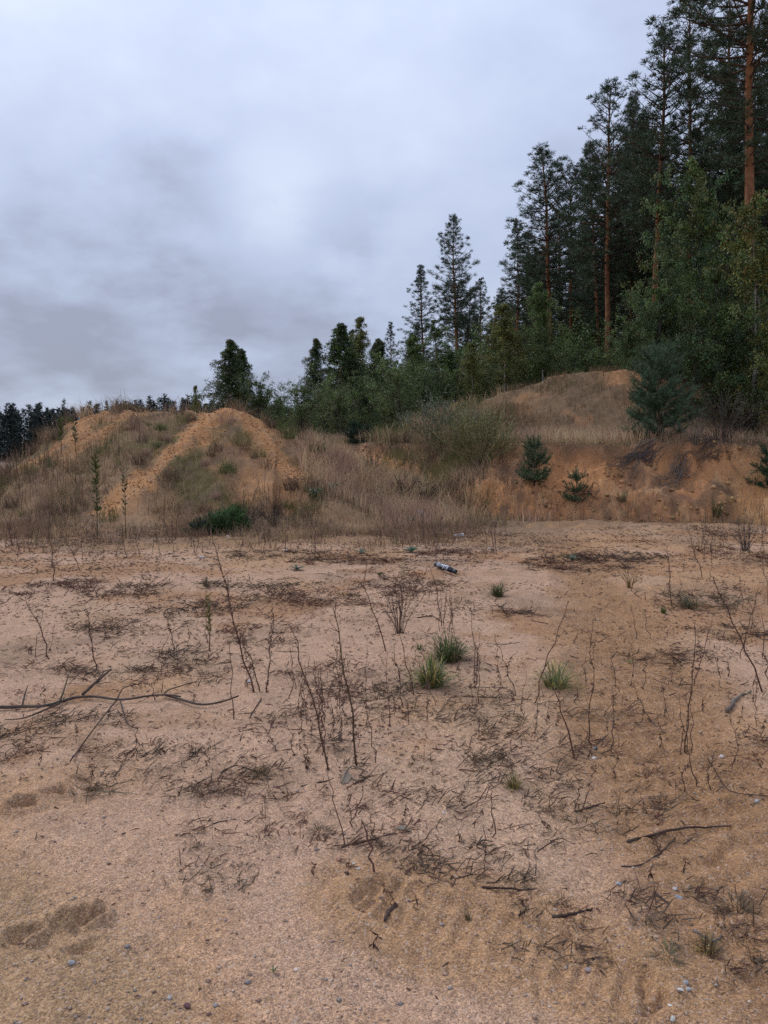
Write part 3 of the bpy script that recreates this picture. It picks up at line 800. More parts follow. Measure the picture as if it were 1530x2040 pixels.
G1 = (.090, .138, .038); G2 = (.112, .148, .044); G3 = (.058, .090, .031); G4 = (.145, .150, .038); G5 = (.094, .108, .050)
BIRCH = [make_leafy(9, 1.6, .44, 120, 9, 15, .08, ((.12, .17, .05), (.10, .145, .045)), 201, 'cone', .6, rise=.75), make_leafy(9, 1.6, .42, 115, 9, 15, .08, ((.17, .18, .05), (.14, .16, .05)), 202, 'cone', .55, yellow=.18, rise=.75),
         make_leafy(9, 2.0, .12, 160, 9, 16, .085, (G1, G2, G3), 203, 'cone', .5, stems=2, rise=.7), make_leafy(9, 2.2, .06, 170, 9, 17, .085, (G5, G3), 204, 'cone', .75, stems=2, rise=.6)]
SOLO = [make_leafy(9, 3.3, .03, 270, 9, 16, .085, (G3, G5, G3), 205, 'spire', .6, rise=.5, trunk_r=.09), make_leafy(9, 2.9, .05, 240, 9, 15, .085, (G3, G5, G1), 206, 'spire', .6, rise=.6)]
SHRUB = [make_leafy(4, 1.7, .06, 62, 9, 16, .075, (G2, G1), 211, 'round', .25, .03, (.10, .09, .075), 4, 1.0), make_leafy(4, 1.5, .06, 56, 9, 15, .075, (G5, G2), 212, 'round', .3, .03, (.10, .09, .075), 5, 1.1),
         make_leafy(4, 1.6, .05, 60, 9, 16, .075, (G3, G1), 213, 'round', .25, .03, (.08, .07, .06), 4, .9)]
MASS = [make_leafy(9, 2.9, .04, 130, 12, 20, .10, (G1, G2, (.062, .110, .040)), 221, 'column', .25, .09, (.11, .10, .085), 2, .7, yellow=.10, ycol=(.22, .20, .05)),
        make_leafy(8, 2.7, .05, 120, 12, 20, .10, (G1, G3, (.056, .100, .036)), 222, 'round', .2, .08, (.10, .09, .08), 2, .6, yellow=.05),
        make_leafy(8, 2.3, .06, 110, 11, 18, .09, (G4, G2, G1), 223, 'column', .35, .07, 'birch', 2, .7, yellow=.22, ycol=(.24, .20, .045))]

def leafy_at(mesh, Hm, px, py, d, label, name='birch_tree', cat='birch tree', sx=1.0, lean=0.0, group=None):
    top = at_depth(px, py, d); x = top[0] - lean
    h = top[2] - hz(x, d); s = h / Hm
    return place_tree(name, mesh, x, d, (s * sx, s * sx, s), RNG.uniform(0, 6.28), label, cat, group, (math.atan2(lean, h), 0))

def leafy_all():
    A = 'birches along the forest edge'
    L = [
     (MASS[0], 9, 1395, 325, 27.5, 'big dense leafy tree covering the pine trunks, yellowing at its tip', 'broadleaf_tree', 'tree', .80, 0),
     (MASS[1], 8, 1310, 520, 26.5, 'round leafy tree with an orange spray beside it, behind the young pine', 'broadleaf_tree', 'tree', .85, 0),
     (MASS[2], 8, 1515, 395, 25.0, 'yellowing birch at the picture edge below the highest pine', 'birch_tree', 'birch tree', .85, 0),
     (MASS[1], 8, 1450, 540, 24.8, 'dark leafy tree above the grassy slope right of the young pine', 'broadleaf_tree', 'tree', .85, 0),
     (MASS[0], 9, 1255, 640, 29.5, 'low leafy tree just behind the bare top of the rear mound', 'broadleaf_tree', 'tree', .9, 0),
     (MASS[2], 8, 1560, 560, 23.5, 'autumn yellow leafy tree cut by the picture edge', 'broadleaf_tree', 'tree', .8, 0),
     (BIRCH[0], 9, 1074, 560, 35, 'slender birch with a white stem before the leaning pine', 'birch_tree', 'birch tree', 1.0, -.3),
     (BIRCH[1], 9, 1008, 605, 35, 'yellow-green birch with a straight white stem', 'birch_tree', 'birch tree', 1.25, 0),
     (BIRCH[2], 9, 880, 640, 46, 'broad leafy birch in front of the lone narrow pine', 'birch_tree', 'birch tree', 1.3, 0),
     (BIRCH[0], 9, 822, 664, 38, 'birch with a pale stem below the rounded dark pine', 'birch_tree', 'birch tree', 1.2, 0),
     (BIRCH[1], 9, 945, 680, 36, 'young yellow-green birch between the two tall birches', 'birch_tree', 'birch tree', 1.1, 0),
     (BIRCH[2], 9, 850, 690, 44, 'low dark birch with several thin stems', 'birch_tree', 'birch tree', 1.1, 0),
     (SOLO[1], 9, 674, 640, 58, 'tallest of the dark birches left of the forest', 'birch_tree', 'birch tree', 1.25, 0),
     (BIRCH[1], 9, 710, 630, 60, 'thin sparse birch poking above the dark birches', 'birch_tree', 'birch tree', .9, 0),
     (SOLO[1], 9, 700, 690, 57, 'dark birch below the thin sparse one', 'birch_tree', 'birch tree', 1.3, 0),
     (SOLO[0], 9, 768, 672, 58, 'broad dark birch left of the small far pine', 'birch_tree', 'birch tree', 1.2, 0),
     (BIRCH[2], 9, 728, 655, 62, 'narrow brown-green birch right of the thin sparse one', 'birch_tree', 'birch tree', 1.0, 0),
     (SOLO[0], 9, 631, 674, 60, 'pointed dark birch at the outer end of the forest', 'birch_tree', 'birch tree', 1.0, 0),
     (BIRCH[2], 9, 748, 680, 56, 'brownish birch between the dark birches and the small far pine', 'birch_tree', 'birch tree', .8, 0),
     (BIRCH[2], 9, 655, 730, 54, 'low bushy birch at the foot of the dark birches', 'birch_tree', 'birch tree', 1.0, 0),
     (SOLO[0], 9, 461, 676, 44, 'solitary dark green birch standing behind the mound', 'birch_tree', 'birch tree', 1.3, 0),
     (SOLO[1], 9, 474, 690, 44.6, 'shorter birch merging with the solitary birch behind the mound', 'birch_tree', 'birch tree', 1.25, 0),
     (BIRCH[1], 9, 386, 765, 45, 'sparse sapling top showing over the mound crest', 'birch_tree', 'birch tree', .55, 0),
     (SHRUB[2], 4, 510, 760, 42, 'dark shrub at the foot of the solitary birch', 'shrub', 'shrub', .9, 0),
     (SHRUB[0], 4, 600, 770, 48, 'leafy shrub at the outermost end of the forest edge', 'shrub', 'shrub', 1.1, 0),
     (SHRUB[2], 4, 560, 792, 60, 'small far shrub seen between the mound and the forest', 'shrub', 'shrub', 1.1, 0),
     (SHRUB[1], 4, 535, 800, 62, 'small grey-green shrub low beside the solitary birch', 'shrub', 'shrub', 1.1, 0),
     (SHRUB[0], 4, 790, 735, 33, 'broad dark willow shrub above the small orange cut', 'shrub', 'shrub', 1.0, 0),
     (SHRUB[2], 4, 730, 760, 36, 'dark shrub left of the broad willow shrub', 'shrub', 'shrub', .9, 0),
     (SHRUB[1], 4, 680, 775, 40, 'grey-green shrub above the mound shoulder', 'shrub', 'shrub', 1.0, 0),
     (SHRUB[2], 4, 845, 745, 35, 'dark shrub between the willow and the rear mound', 'shrub', 'shrub', .9, 0),
     (SHRUB[0], 4, 905, 738, 37, 'leafy shrub with thin pale stems under the broad birch', 'shrub', 'shrub', .9, 0),
     (SHRUB[1], 4, 965, 728, 38, 'shrub left of the straight white birch stem', 'shrub', 'shrub', .9, 0),
     (SHRUB[0], 4, 1035, 722, 36, 'shrub behind the grassy shoulder of the rear mound', 'shrub', 'shrub', .85, 0),
     (SHRUB[2], 4, 1095, 702, 36, 'shrub at the foot of the leaning orange pine', 'shrub', 'shrub', .85, 0),
     (SHRUB[0], 4, 1150, 690, 34, 'shrub behind the middle of the rear mound', 'shrub', 'shrub', .85, 0),
     (SHRUB[1], 4, 1205, 690, 35, 'shrub at the foot of the straight bare pine trunk', 'shrub', 'shrub', .8, 0),
     (SHRUB[2], 4, 1340, 650, 29, 'shrub behind the top of the young pine', 'shrub', 'shrub', .9, 0),
     (SHRUB[2], 4, 1420, 680, 28, 'shaded undergrowth shrub above the grassy slope', 'shrub', 'shrub', .9, 0),
     (SHRUB[1], 4, 1500, 690, 27, 'brownish shrub in the shade at the picture edge', 'shrub', 'shrub', .9, 0),
    ]
    for (m, Hm, px, py, d, lab, nm, cat, sx, lean) in L:
        leafy_at(m, Hm, px, py, d, lab, nm, cat, sx, lean, A if nm == 'birch_tree' else None)
    for i in range(16):
        px = 1330 + i * 22; d = 31 + (i * 7 % 11)
        leafy_at(SHRUB[i % 3], 4, px, 640 - 6 * (i % 5), d, 'leafy undergrowth shrub in the shade behind the dense leafy trees', 'shrub', 'shrub', 1.1, 0, 'undergrowth shrubs behind the leafy trees')
    # unnamed undergrowth behind the first line
    rs = np.random.default_rng(9)
    for i in range(26):
        px = rs.uniform(620, 1300); d = rs.uniform(42, 60)
        py = np.interp(px, [620, 800, 1000, 1300], [810, 760, 725, 680]) + rs.uniform(-40, 25)
        leafy_at(SHRUB[i % 3], 4, px, py, d, 'leafy undergrowth shrub in the dark gap under the forest edge', 'shrub', 'shrub', 1.2, 0, 'undergrowth shrubs at the forest edge')
leafy_all()

# ------------------------------------------------------------------ the far wood beyond the pit
def far_wood():
    rs = np.random.default_rng(77); mb = MB()
    for row, (d0, n) in enumerate(((165, 190), (180, 170), (200, 150))):
        for i in range(n):
            y = d0 + rs.uniform(-6, 6); px = rs.uniform(-330, 640)
            x = (px - 765) / FPX * y
            py = np.interp(px, [0, 150, 250, 330, 420, 640], [812, 812, 803, 796, 800, 812]) + rs.normal(0, 8) + 4
            h = max(6., at_depth(px, py, y)[2])
            mb.tube([(x, y, -.3), (x, y, h)], [.16, .04], 5, (.06, .045, .04))
            k = 300
            u = rs.uniform(0.0, 1, k) ** .9
            r = (2.5 * (1 - u) ** 1.0 * (.85 + .25 * np.sin(u * 38)) + .10) * rs.uniform(.15, 1.0, k); a = rs.uniform(0, 6.283, k)
            P = np.stack([x + r * np.cos(a), y + r * np.sin(a), h * (.04 + .94 * u)], 1)
            D = unit(np.stack([np.cos(a), np.sin(a), rs.uniform(-.1, .9, k)], 1))
            C = np.array([.024, .036, .029])[None] * rs.uniform(.5, 1.3, (k, 1)) * rs.uniform(.8, 1.2)
            mb.spikes(P, D, rs.uniform(.4, .9, k), .26, C)
    o = mb.build('far_wood', M_NEEDLE)
    tag(o, 'dark far conifer wood on the horizon beyond the mound', 'wood', None, 'stuff')
far_wood()

# ------------------------------------------------------------------ young pines
def young_pine(name, pos, H, R, label, ncol=(.030, .058, .032), whorls=5, seed=1, crook=0., needle=.075, dens=1.0, clear=.10, nw=.006):
    rs = np.random.default_rng(seed)
    e = empty(name, (pos[0], pos[1], pos[2] - .03), label, 'young pine')
    mt = MB(); mb = MB(); mc = MB()
    t = np.linspace(0, 1, 8)
    path = np.stack([crook * np.sin(t * 2.6) * H * .3, rs.normal(0, .01, 8) * H, t * H], 1)
    mt.tube(path, .022 * H ** .6 * (1 - t) + .005, 7, (.095, .062, .045))
    SP = []; SD = []; SL = []
    for w in range(whorls):
        u = clear + (1 - clear) * (w + rs.uniform(-.2, .2)) / whorls
        for j in range(rs.integers(7, 11)):
            a = rs.uniform(0, 6.283)
            L = R * (1 - max(0, u)) ** .62 * rs.uniform(.65, 1.12)
            p0 = np.array([np.interp(max(u, .02), t, path[:, i]) for i in range(3)])
            hd = np.array([math.cos(a), math.sin(a), 0.]); ss = np.linspace(0, 1, 5)
            rz = np.interp(u, [0, .5, 1], [.25, .55, 1.1]) * rs.uniform(.7, 1.3)
            pts = p0 + hd * (ss * L)[:, None] + np.array([0, 0, 1.]) * (L * (rz * .6 * ss + .45 * rz * ss ** 2))[:, None]
            mb.tube(pts, np.linspace(.010 * H ** .5, .004, 5), 4, (.085, .060, .042), cap=False)
            ns = max(3, int(L * 13 * dens))
            for q in range(ns):
                s = rs.uniform(.22, 1)
                k = np.array([np.interp(s, ss, pts[:, i]) for i in range(3)])
                d = unit(hd * .7 + rs.normal(0, .55, 3) + np.array([0, 0, .75]))
                SP.append(k); SD.append(d); SL.append(rs.uniform(.10, .26) * (.6 + .4 * min(1, H / 2)))
            SP.append(pts[-1]); SD.append(unit(pts[-1] - pts[-2] + [0, 0, .05])); SL.append(.25 * (.5 + .5 * min(1, H / 2)))
    for q in range(4):
        SP.append(path[-1] - [0, 0, .1 * q]); SD.append(unit(rs.normal(0, .25, 3) + [0, 0, 1.])); SL.append(.3 * (.5 + .5 * min(1, H / 2)))
    SP = np.array(SP); SD = np.array(SD); SL = np.array(SL)
    for p, d, l in zip(SP, SD, SL): mb.tube([p, p + d * l], [.005, .003], 3, (.08, .07, .04), cap=False)
    K = 46
    n = len(SP); w = rs.uniform(.05, 1.05, (n, K, 1))
    P = SP[:, None] + SD[:, None] * w * SL[:, None, None]
    D = unit(SD[:, None] * .75 + rs.normal(0, .62, (n, K, 3)))
    C = np.asarray(ncol)[None, None] * rs.uniform(.6, 1.4, (n, 1, 1)) * rs.uniform(.75, 1.3, (n, K, 1)) * rs.uniform(.92, 1.08, (n, K, 3))
    mc.spikes(P.reshape(-1, 3), D.reshape(-1, 3), rs.uniform(.7, 1.15, n * K) * needle, nw, C.reshape(-1, 3))
    mt.build('trunk', M_BARK, e, True)
    o = mb.build('branches', M_BARK, e); o['kind'] = 'stuff'
    o = mc.build('crown', M_NEEDLE, e); o['kind'] = 'stuff'
    return e

def px_tree(px, pyb, pyt, d=None):
    g = ground_at(px, pyb) if d is None else np.array([at_depth(px, pyb, d)[0], d, hz(at_depth(px, pyb, d)[0], d)])
    return g, at_depth(px, pyt, g[1])[2] - g[2]

g, h = px_tree(1318, 872, 698, 20.6)
young_pine('young_pine', g, h, 1.15, 'bushy blue-green young pine on the edge of the bank', (.072, .125, .066), 10, 301, -.18, .11, 2.3, .08, .006)
g, h = px_tree(1064, 968, 880)
young_pine('young_pine', g, h, .42, 'upright dark young pine growing halfway up the bank face', (.082, .122, .056), 6, 302, 0, .075, 1.5, .1, .008)
g, h = px_tree(1145, 1000, 938)
young_pine('young_pine', g, h, .30, 'small straggly pine seedling low on the bank face', (.085, .122, .058), 3, 303, .2, .07, 1.2, .05, .008)
g, h = px_tree(713, 884, 848, 26.6)
young_pine('young_pine', g, h, .5, 'small dark round pine above the little orange cut', (.018, .042, .024), 4, 304, 0, .08, 2.0, .05, .010)
g, h = px_tree(470, 1056, 1012)
young_pine('young_pine', g, h * .8, .30, 'bright green low pine seedling at the mound foot', (.085, .150, .050), 5, 305, 0, .08, 3.4, .05, .008)
g, h = px_tree(430, 1060, 1026)
young_pine('young_pine', g, h * .8, .30, 'lower of the two bright green seedlings at the mound foot', (.078, .135, .048), 4, 306, 0, .08, 3.4, .05, .008)
g, h = px_tree(397, 1066, 1045)
young_pine('young_pine', g, h, .2, 'tiny dark pine seedling beside the bright green seedlings', (.034, .058, .034), 3, 307, 0, .06, 1.6, .05, .007)
g, h = px_tree(1536, 930, 880, 18.2)
young_pine('young_pine', g, h, .45, 'green young pine cut by the picture edge on the bank', (.03, .068, .032), 4, 308, 0, .08, 2.0, .05, .008)

# ------------------------------------------------------------------ bushes with bare stems
def fan_bush(name, pos, n, H, spread, label, cat, col, rad=.008, leafc=None, nleaf=0, leaf=.05, seed=1, side=4, stemname='stem'):
    rs = np.random.default_rng(seed)
    e = empty(name, tuple(pos), label, cat)
    mb = MB(); ml = MB()
    for i in range(n):
        a = rs.uniform(0, 6.283); sp = spread * rs.uniform(.15, 1.0) ; h = H * rs.uniform(.55, 1.05) * (1 - .35 * sp / max(spread, .01))
        hd = np.array([math.cos(a), math.sin(a) * .8, 0])
        t = np.linspace(0, 1, 5)
        p0 = hd * rs.uniform(0, .12 * spread)
        pts = p0 + hd * (sp * t ** 1.15)[:, None] + np.array([0, 0, 1.]) * (h * t ** .9)[:, None] + np.cumsum(rs.normal(0, .02 * H, (5, 3)), 0) * t[:, None]
        pts[0, 2] = -.06
        mb.tube(pts, np.linspace(rad, rad * .3, 5), 4, jitter(col, 1)[0], cap=False)
        for j in range(side):
            s = rs.uniform(.35, .95); k = np.array([np.interp(s, t, pts[:, c]) for c in range(3)])
            d = unit(hd * .6 + rs.normal(0, .5, 3) + [0, 0, .9]); l = rs.uniform(.12, .35) * H
            mb.tube([k, k + d * l * .5, k + d * l + [0, 0, .02]], [rad * .45, rad * .35, rad * .15], 3, jitter(col, 1)[0], cap=False)
            if nleaf:
                w = rs.uniform(.1, 1, nleaf)
                P = k + d * (w * l)[:, None] + rs.normal(0, .02, (nleaf, 3))
                ml.leaves(P, unit(rs.normal(0, .6, (nleaf, 3)) + d), unit(rs.normal(size=(nleaf, 3))), leaf * rs.uniform(.7, 1.4, nleaf), leaf * .3, jitter(leafc[rs.integers(len(leafc))], nleaf, .35))
    o = mb.build('stems', M_TWIG, e); o['kind'] = 'stuff'
    if nleaf: o = ml.build('foliage', M_LEAF, e); o['kind'] = 'stuff'
    return e

WC = (.16, .14, .075)
fan_bush('willow_bush', ground_at(950, 938), 70, 1.9, 1.2, 'fan-shaped willow bush with thin olive stems at the bank corner', 'bush', (.22, .19, .10), .014, ((.16, .165, .055), (.20, .19, .075)), 8, .07, 401, 6)
fan_bush('willow_bush', ground_at(880, 905), 26, 1.5, 1.1, 'low grey-green willow bush left of the fan-shaped bush', 'bush', WC, .008, ((.075, .090, .045), (.11, .12, .065)), 10, .075, 402, 5)
fan_bush('willow_bush', at_depth(870, 858, 25.6) * [1, 1, 0] + [0, 0, hz(at_depth(870, 858, 25.6)[0], 25.6)], 30, 1.6, 1.3, 'pale silvery willow bush in front of the dark willow shrub', 'bush', (.16, .15, .10), .008, ((.12, .135, .08), (.16, .17, .11)), 10, .10, 403, 4)
fan_bush('willow_bush', at_depth(930, 838, 25.4) * [1, 1, 0] + [0, 0, hz(at_depth(930, 838, 25.4)[0], 25.4)], 26, 1.3, 1.2, 'pale willow scrub on the shoulder of the rear mound', 'bush', (.16, .15, .10), .008, ((.12, .13, .07), (.17, .17, .10)), 9, .09, 404, 4)
fan_bush('dock_plant', ground_at(808, 1008), 22, .95, .5, 'cluster of dark brown dock stems in the tan grass', 'plant', (.050, .034, .026), .010, ((.055, .036, .026),), 8, .04, 405, 2)
fan_bush('dock_plant', ground_at(845, 1012), 18, .8, .45, 'shorter dark dock stems beside the dock cluster', 'plant', (.050, .034, .026), .010, ((.055, .036, .026),), 8, .04, 406, 2)
fan_bush('tall_weed', at_depth(745, 950, 20.5) * [1, 1, 0] + [0, 0, hz(at_depth(745, 950, 20.5)[0], 20.5)], 7, 1.2, .4, 'dark branching weed before the little orange cut', 'weed', (.055, .040, .030), .010, ((.05, .04, .03),), 5, .04, 407, 4)
fan_bush('dry_bush', ground_at(1440, 880), 34, 1.5, 1.1, 'bare greyish bush on the grassy terrace by the picture edge', 'bush', (.075, .062, .050), .009, ((.085, .075, .040),), 5, .05, 408, 5)
fan_bush('dry_bush', ground_at(1490, 868), 30, 1.5, 1.0, 'dark bare bush at the edge of the terrace near the trees', 'bush', (.055, .046, .040), .009, ((.06, .055, .03),), 6, .05, 409, 5)
fan_bush('dry_bush', ground_at(1385, 885), 14, 1.1, .7, 'pale bare twigs right beside the bushy young pine', 'bush', (.16, .14, .11), .008, None, 0, .05, 410, 4)
fan_bush('dry_bush', ground_at(495, 1052), 30, .62, .42, 'grey dead bush beside the bright green seedlings', 'bush', (.072, .060, .046), .006, ((.075, .060, .042),), 4, .03, 411, 4)
fan_bush('dry_bush', ground_at(545, 1050), 16, .75, .4, 'thin dead weed bush to the right of the seedlings', 'bush', (.062, .046, .038), .006, ((.065, .05, .04),), 4, .03, 412, 4)
fan_bush('dry_bush', ground_at(1485, 1098), 24, .62, .30, 'grey dry weed bush at the picture edge on the sand', 'bush', (.10, .080, .068), .004, ((.11, .085, .07),), 3, .02, 413, 4)
fan_bush('dry_bush', ground_at(1255, 1172), 14, .26, .20, 'small golden branching dry plant on the brown track', 'plant', (.20, .115, .045), .004, None, 0, .02, 414, 4)
fan_bush('dry_bush', ground_at(795, 1262), 16, .55, .22, 'bushy red-brown dead weed by the stalk cluster', 'weed', (.085, .050, .042), .0035, ((.10, .06, .045),), 4, .015, 415, 5)

# dead brush hanging down the bank face
def brush(px0, py0, px1, py1, n, label, col, seed):
    rs = np.random.default_rng(seed)
    A = ground_at(px0, py0); B = ground_at(px1, py1)
    mb = MB()
    e = empty('dead_brush', tuple(A), label, 'dead branches')
    for i in range(n):
        p = A + rs.normal(0, .12, 3) * [1, 1, .3]; q = B + (B - A) * rs.uniform(-.35, .15) + rs.normal(0, .28, 3) * [1, .6, .2]
        t = np.linspace(0, 1, 5)[:, None]
        pts = p + (q - p) * t + rs.normal(0, .03, (5, 3)) * t
        for c in range(5): pts[c, 2] = max(hz(pts[c, 0], pts[c, 1]) + .02, hz(pts[c, 0], pts[c, 1]) + .05 + rs.uniform(0, .16) * math.sin(c / 4 * 3.1))
        mb.tube(pts - A, np.linspace(.009, .003, 5), 4, jitter(col, 1, .35)[0], cap=False)
        for j in range(4):
            k = pts[rs.integers(1, 5)] - A; d = unit((q - p) / np.linalg.norm(q - p) + rs.normal(0, .5, 3) + [0, 0, .1]); l = rs.uniform(.15, .4)
            mb.tube([k, k + d * l], [.004, .002], 3, jitter(col, 1, .35)[0], cap=False)
    o = mb.build('branches', M_TWIG, e); o['kind'] = 'stuff'
brush(1300, 905, 1235, 950, 34, 'grey tangle of dead branches hanging on the bank under the young pine', (.105, .085, .078), 501)
brush(1365, 935, 1318, 972, 22, 'second paler tangle of dead branches lower on the bank', (.135, .11, .095), 502)
brush(1425, 890, 1395, 925, 22, 'dead grass and roots drooping over the bank edge', (.115, .085, .065), 503)
brush(1180, 985, 1140, 1012, 10, 'dark dead twigs under the straggly pine seedling', (.05, .036, .03), 504)

# ------------------------------------------------------------------ grass and dead weeds on mound, valley and terrace
def scatter(n, x0, x1, y0, y1, fn, rs):
    """points on the terrain, kept with probability fn"""
    X = rs.uniform(x0, x1, n); Y = rs.uniform(y0, y1, n)
    vis = np.abs(X) < Y * .70 + 1.5
    X = X[vis]; Y = Y[vis]
    Z, k = terrain(X, Y, True)
    pr = fn(X, Y, Z, k)
    m = rs.random(len(X)) < pr
    return np.stack([X[m], Y[m], Z[m]], 1), {a: b[m] for a, b in k.items()}

BARE = [[(-4.0, 20.6, 0), (-4.6, 19.4, 0), (-5.25, 18.0, 0), (-5.9, 16.4, 0)], [(-4.6, 20.9, 0), (-3.5, 20.3, 0), (-2.9, 19.3, 0), (-2.1, 18.3, 0)], [(-8.0, 21.3, 0), (-7.9, 20.3, 0), (-8.6, 19.2, 0)], [(-6.6, 21.3, 0), (-7.2, 20.0, 0), (-7.6, 19.0, 0)]]
def bare_at(X, Y):
    b = np.zeros(len(X)); n = fbm(X, Y, 1.1, 4, 82)
    for pl, w in zip(BARE, (.60, .48, .42, .38)):
        d, _, _ = polydist(X, Y, pl); b = np.maximum(b, 1 - sstep(w * .55, w * 1.2, d + .42 * n + .2 * fbm(X, Y, 4.5, 3, 83)))
    return b

def mixcol(P, pal, sc, seed, s=.3):
    n = len(P); q = np.clip((1.5 * fbm(P[:, 0], P[:, 1], sc, 4, seed) + .5) + RNG.normal(0, .16, n), 0, .999)
    pal = np.asarray(pal); k = (q * len(pal)).astype(int)
    return np.clip(pal[k] * RNG.uniform(1 - s, 1 + s, (n, 1)) * RNG.uniform(.93, 1.07, (n, 3)), 0, 1)

def grasses():
    rs = np.random.default_rng(41)
    TAN = (.43, .30, .18); PINKT = (.37, .235, .175); OLIVE = (.18, .16, .068); BRN = (.23, .148, .092); GRN = (.095, .12, .042); DRK = (.135, .09, .062); STRAW = (.50, .37, .22)
    # mound cover
    def f_m(X, Y, Z, k):
        rf = sstep(-.3, .3, X - np.interp(Y, [16, 18, 19.4, 20.6, 22], [-6, -5.2, -4.6, -4.0, -3.8])) * (1 - sstep(-2.0, -.8, X))
        cl = sstep(.05, .4, fbm(X, Y, 1.7, 3, 131)); tus = .18 + .82 * sstep(-.08, .22, fbm(X, Y, 2.6, 3, 132))
        n = fbm(X, Y, .8, 4, 91); v = np.exp(-(((X + 4.3) / 1.4) ** 2 + ((Y - 17.4) / 1.5) ** 2))
        return sstep(-.25, .1, k['m']) * (k['sd'] < -2.4) * (1 - .97 * bare_at(X, Y)) * np.clip(.45 + 1.5 * n, .06, 1) * (1 - .8 * v) * (Y < 25) * (1 - rf * (1 - .75 * cl)) * tus
    P, k = scatter(80000, -17, 2.2, 14.5, 25, f_m, rs)
    mb = MB()
    left = sstep(-5.6, -7, P[:, 0])
    mb.blades(P, rs.uniform(.05, .25, len(P)) * (.75 + .75 * left) * (1 + 1.1 * fbm(P[:, 0], P[:, 1], 1.3, 3, 92)), .75, rs.uniform(.007, .013, len(P)), mixcol(P, (GRN, OLIVE, BRN, TAN, PINKT, BRN, DRK, BRN, OLIVE), .7, 93))
    tag(mb.build('mound_grass', M_GRASS), 'short brown and olive dry grass covering the mound', 'grass', None, 'stuff')
    # tussocks and low weed bushes standing out of it
    def f_k(X, Y, Z, k): return sstep(-.2, .1, k['m']) * (k['sd'] < -2.4) * (1 - .9 * bare_at(X, Y)) * (Y < 24)
    Pk, k = scatter(420, -15, 1.5, 14.8, 24, f_k, rs)
    mb = MB()
    for q in Pk:
        n = int(rs.uniform(30, 90)); sz = rs.uniform(.10, .32); base = np.array([DRK, BRN, OLIVE, TAN, GRN, DRK, PINKT][rs.integers(7)])
        a = rs.uniform(0, 6.283, n); rr = sz * np.sqrt(rs.random(n)) * .8
        mb.blades(q + np.stack([rr * np.cos(a), rr * np.sin(a), 0 * a], 1), rs.uniform(.5, 1.3, n) * sz * 1.5, .8, rs.uniform(.006, .014, n), np.clip(base * rs.uniform(.6, 1.3, (n, 1)), 0, 1))
    tag(mb.build('tussocks', M_GRASS), 'darker and paler grass tussocks dotted over the mound', 'grass', None, 'stuff')
    # tall dead stems on the left flank
    def f_s(X, Y, Z, k):
        n = fbm(X, Y, .7, 4, 94)
        return sstep(-.2, .1, k['m']) * (k['sd'] < -2.4) * (1 - bare_at(X, Y)) * np.clip(.3 + 1.2 * n, 0.03, 1) * (.25 + .75 * sstep(-5.0, -7.2, X)) * (Y < 24)
    P, k = scatter(16000, -17, 0, 14.5, 24, f_s, rs)
    mb = MB()
    mb.blades(P, rs.uniform(.3, .75, len(P)), .22, rs.uniform(.007, .012, len(P)), mixcol(P, (DRK, BRN, (.12, .08, .068), DRK, PINKT), .9, 95))
    tag(mb.build('dead_stems', M_GRASS), 'dead upright weed stems on the left flank of the mound', 'dead weeds', None, 'stuff')
    # crest seed grass
    def f_c(X, Y, Z, k):
        d, _, _ = polydist(X, Y, CREST)
        return (d < .8) * (k['sd'] < -2.4) * np.clip(.3 + fbm(X, Y, 1.1, 3, 96), 0, 1) * (1 - .8 * bare_at(X, Y)) * (.35 + .65 * sstep(-3.6, -2.2, X))
    P, k = scatter(9000, -12, 1, 19, 26, f_c, rs)
    mb = MB(); mb.blades(P, rs.uniform(.22, .55, len(P)), .5, .009, mixcol(P, (TAN, PINKT, STRAW, OLIVE), .8, 97))
    tag(mb.build('crest_grass', M_GRASS), 'thin seeding grass along the crest of the mound', 'grass', None, 'stuff')
    # tall tan grass in the hollow between mound and bank
    def f_v(X, Y, Z, k):
        n = fbm(X, Y, .6, 3, 98)
        c = np.exp(-(((X - .1) / 1.9) ** 2 + ((Y - 19.8) / 2.6) ** 2)) * 1.5 + .35 * np.exp(-(((X + 1.5) / 1.0) ** 2 + ((Y - 22.5) / 2.2) ** 2))
        return np.clip(c * (.75 + n), 0, 1) * (Y > 16.2) * sstep(-2.4, -1.4, X)
    P, k = scatter(52000, -4.5, 4.0, 16, 27, f_v, rs)
    mb = MB(); mb.blades(P, rs.uniform(.30, .72, len(P)) * (.55 + .45 * sstep(16.5, 19, P[:, 1])) * (1 - .45 * sstep(20, 22.5, P[:, 1])), .35, rs.uniform(.007, .014, len(P)), np.clip(mixcol(P, (OLIVE, PINKT, TAN, STRAW, TAN, PINKT, (.33, .22, .15)), .6, 99) * 1.2, 0, .75))
    tag(mb.build('tall_dry_grass', M_GRASS), 'tall tan dry grass in the hollow between mound and bank', 'grass', None, 'stuff')
    # mixed dead cover along the foot
    def f_f(X, Y, Z, k):
        n = fbm(X, Y, .9, 4, 100)
        e = sstep(11.6, 15.6, Y + 1.6 * n + 1.4 * fbm(X, Y, .35, 2, 101)) ** 1.5 * (1 - sstep(17.5, 19.5, Y)) * (1 - sstep(1.9, 3.6, X - .55 * (Y - 15.6)))
        return np.clip(e * (.40 + 1.3 * n), 0, 1) * (1 - .9 * bare_at(X, Y)) * (k['sd'] < -2.2)
    P, k = scatter(110000, -11, 6.5, 10.5, 19.5, f_f, rs)
    mb = MB(); mb.blades(P, rs.uniform(.05, .22, len(P)) * (1 + .9 * (rs.random(len(P)) < .12)), .6, rs.uniform(.005, .011, len(P)), mixcol(P, (BRN, DRK, PINKT, OLIVE, BRN, (.17, .11, .085), TAN), .9, 102))
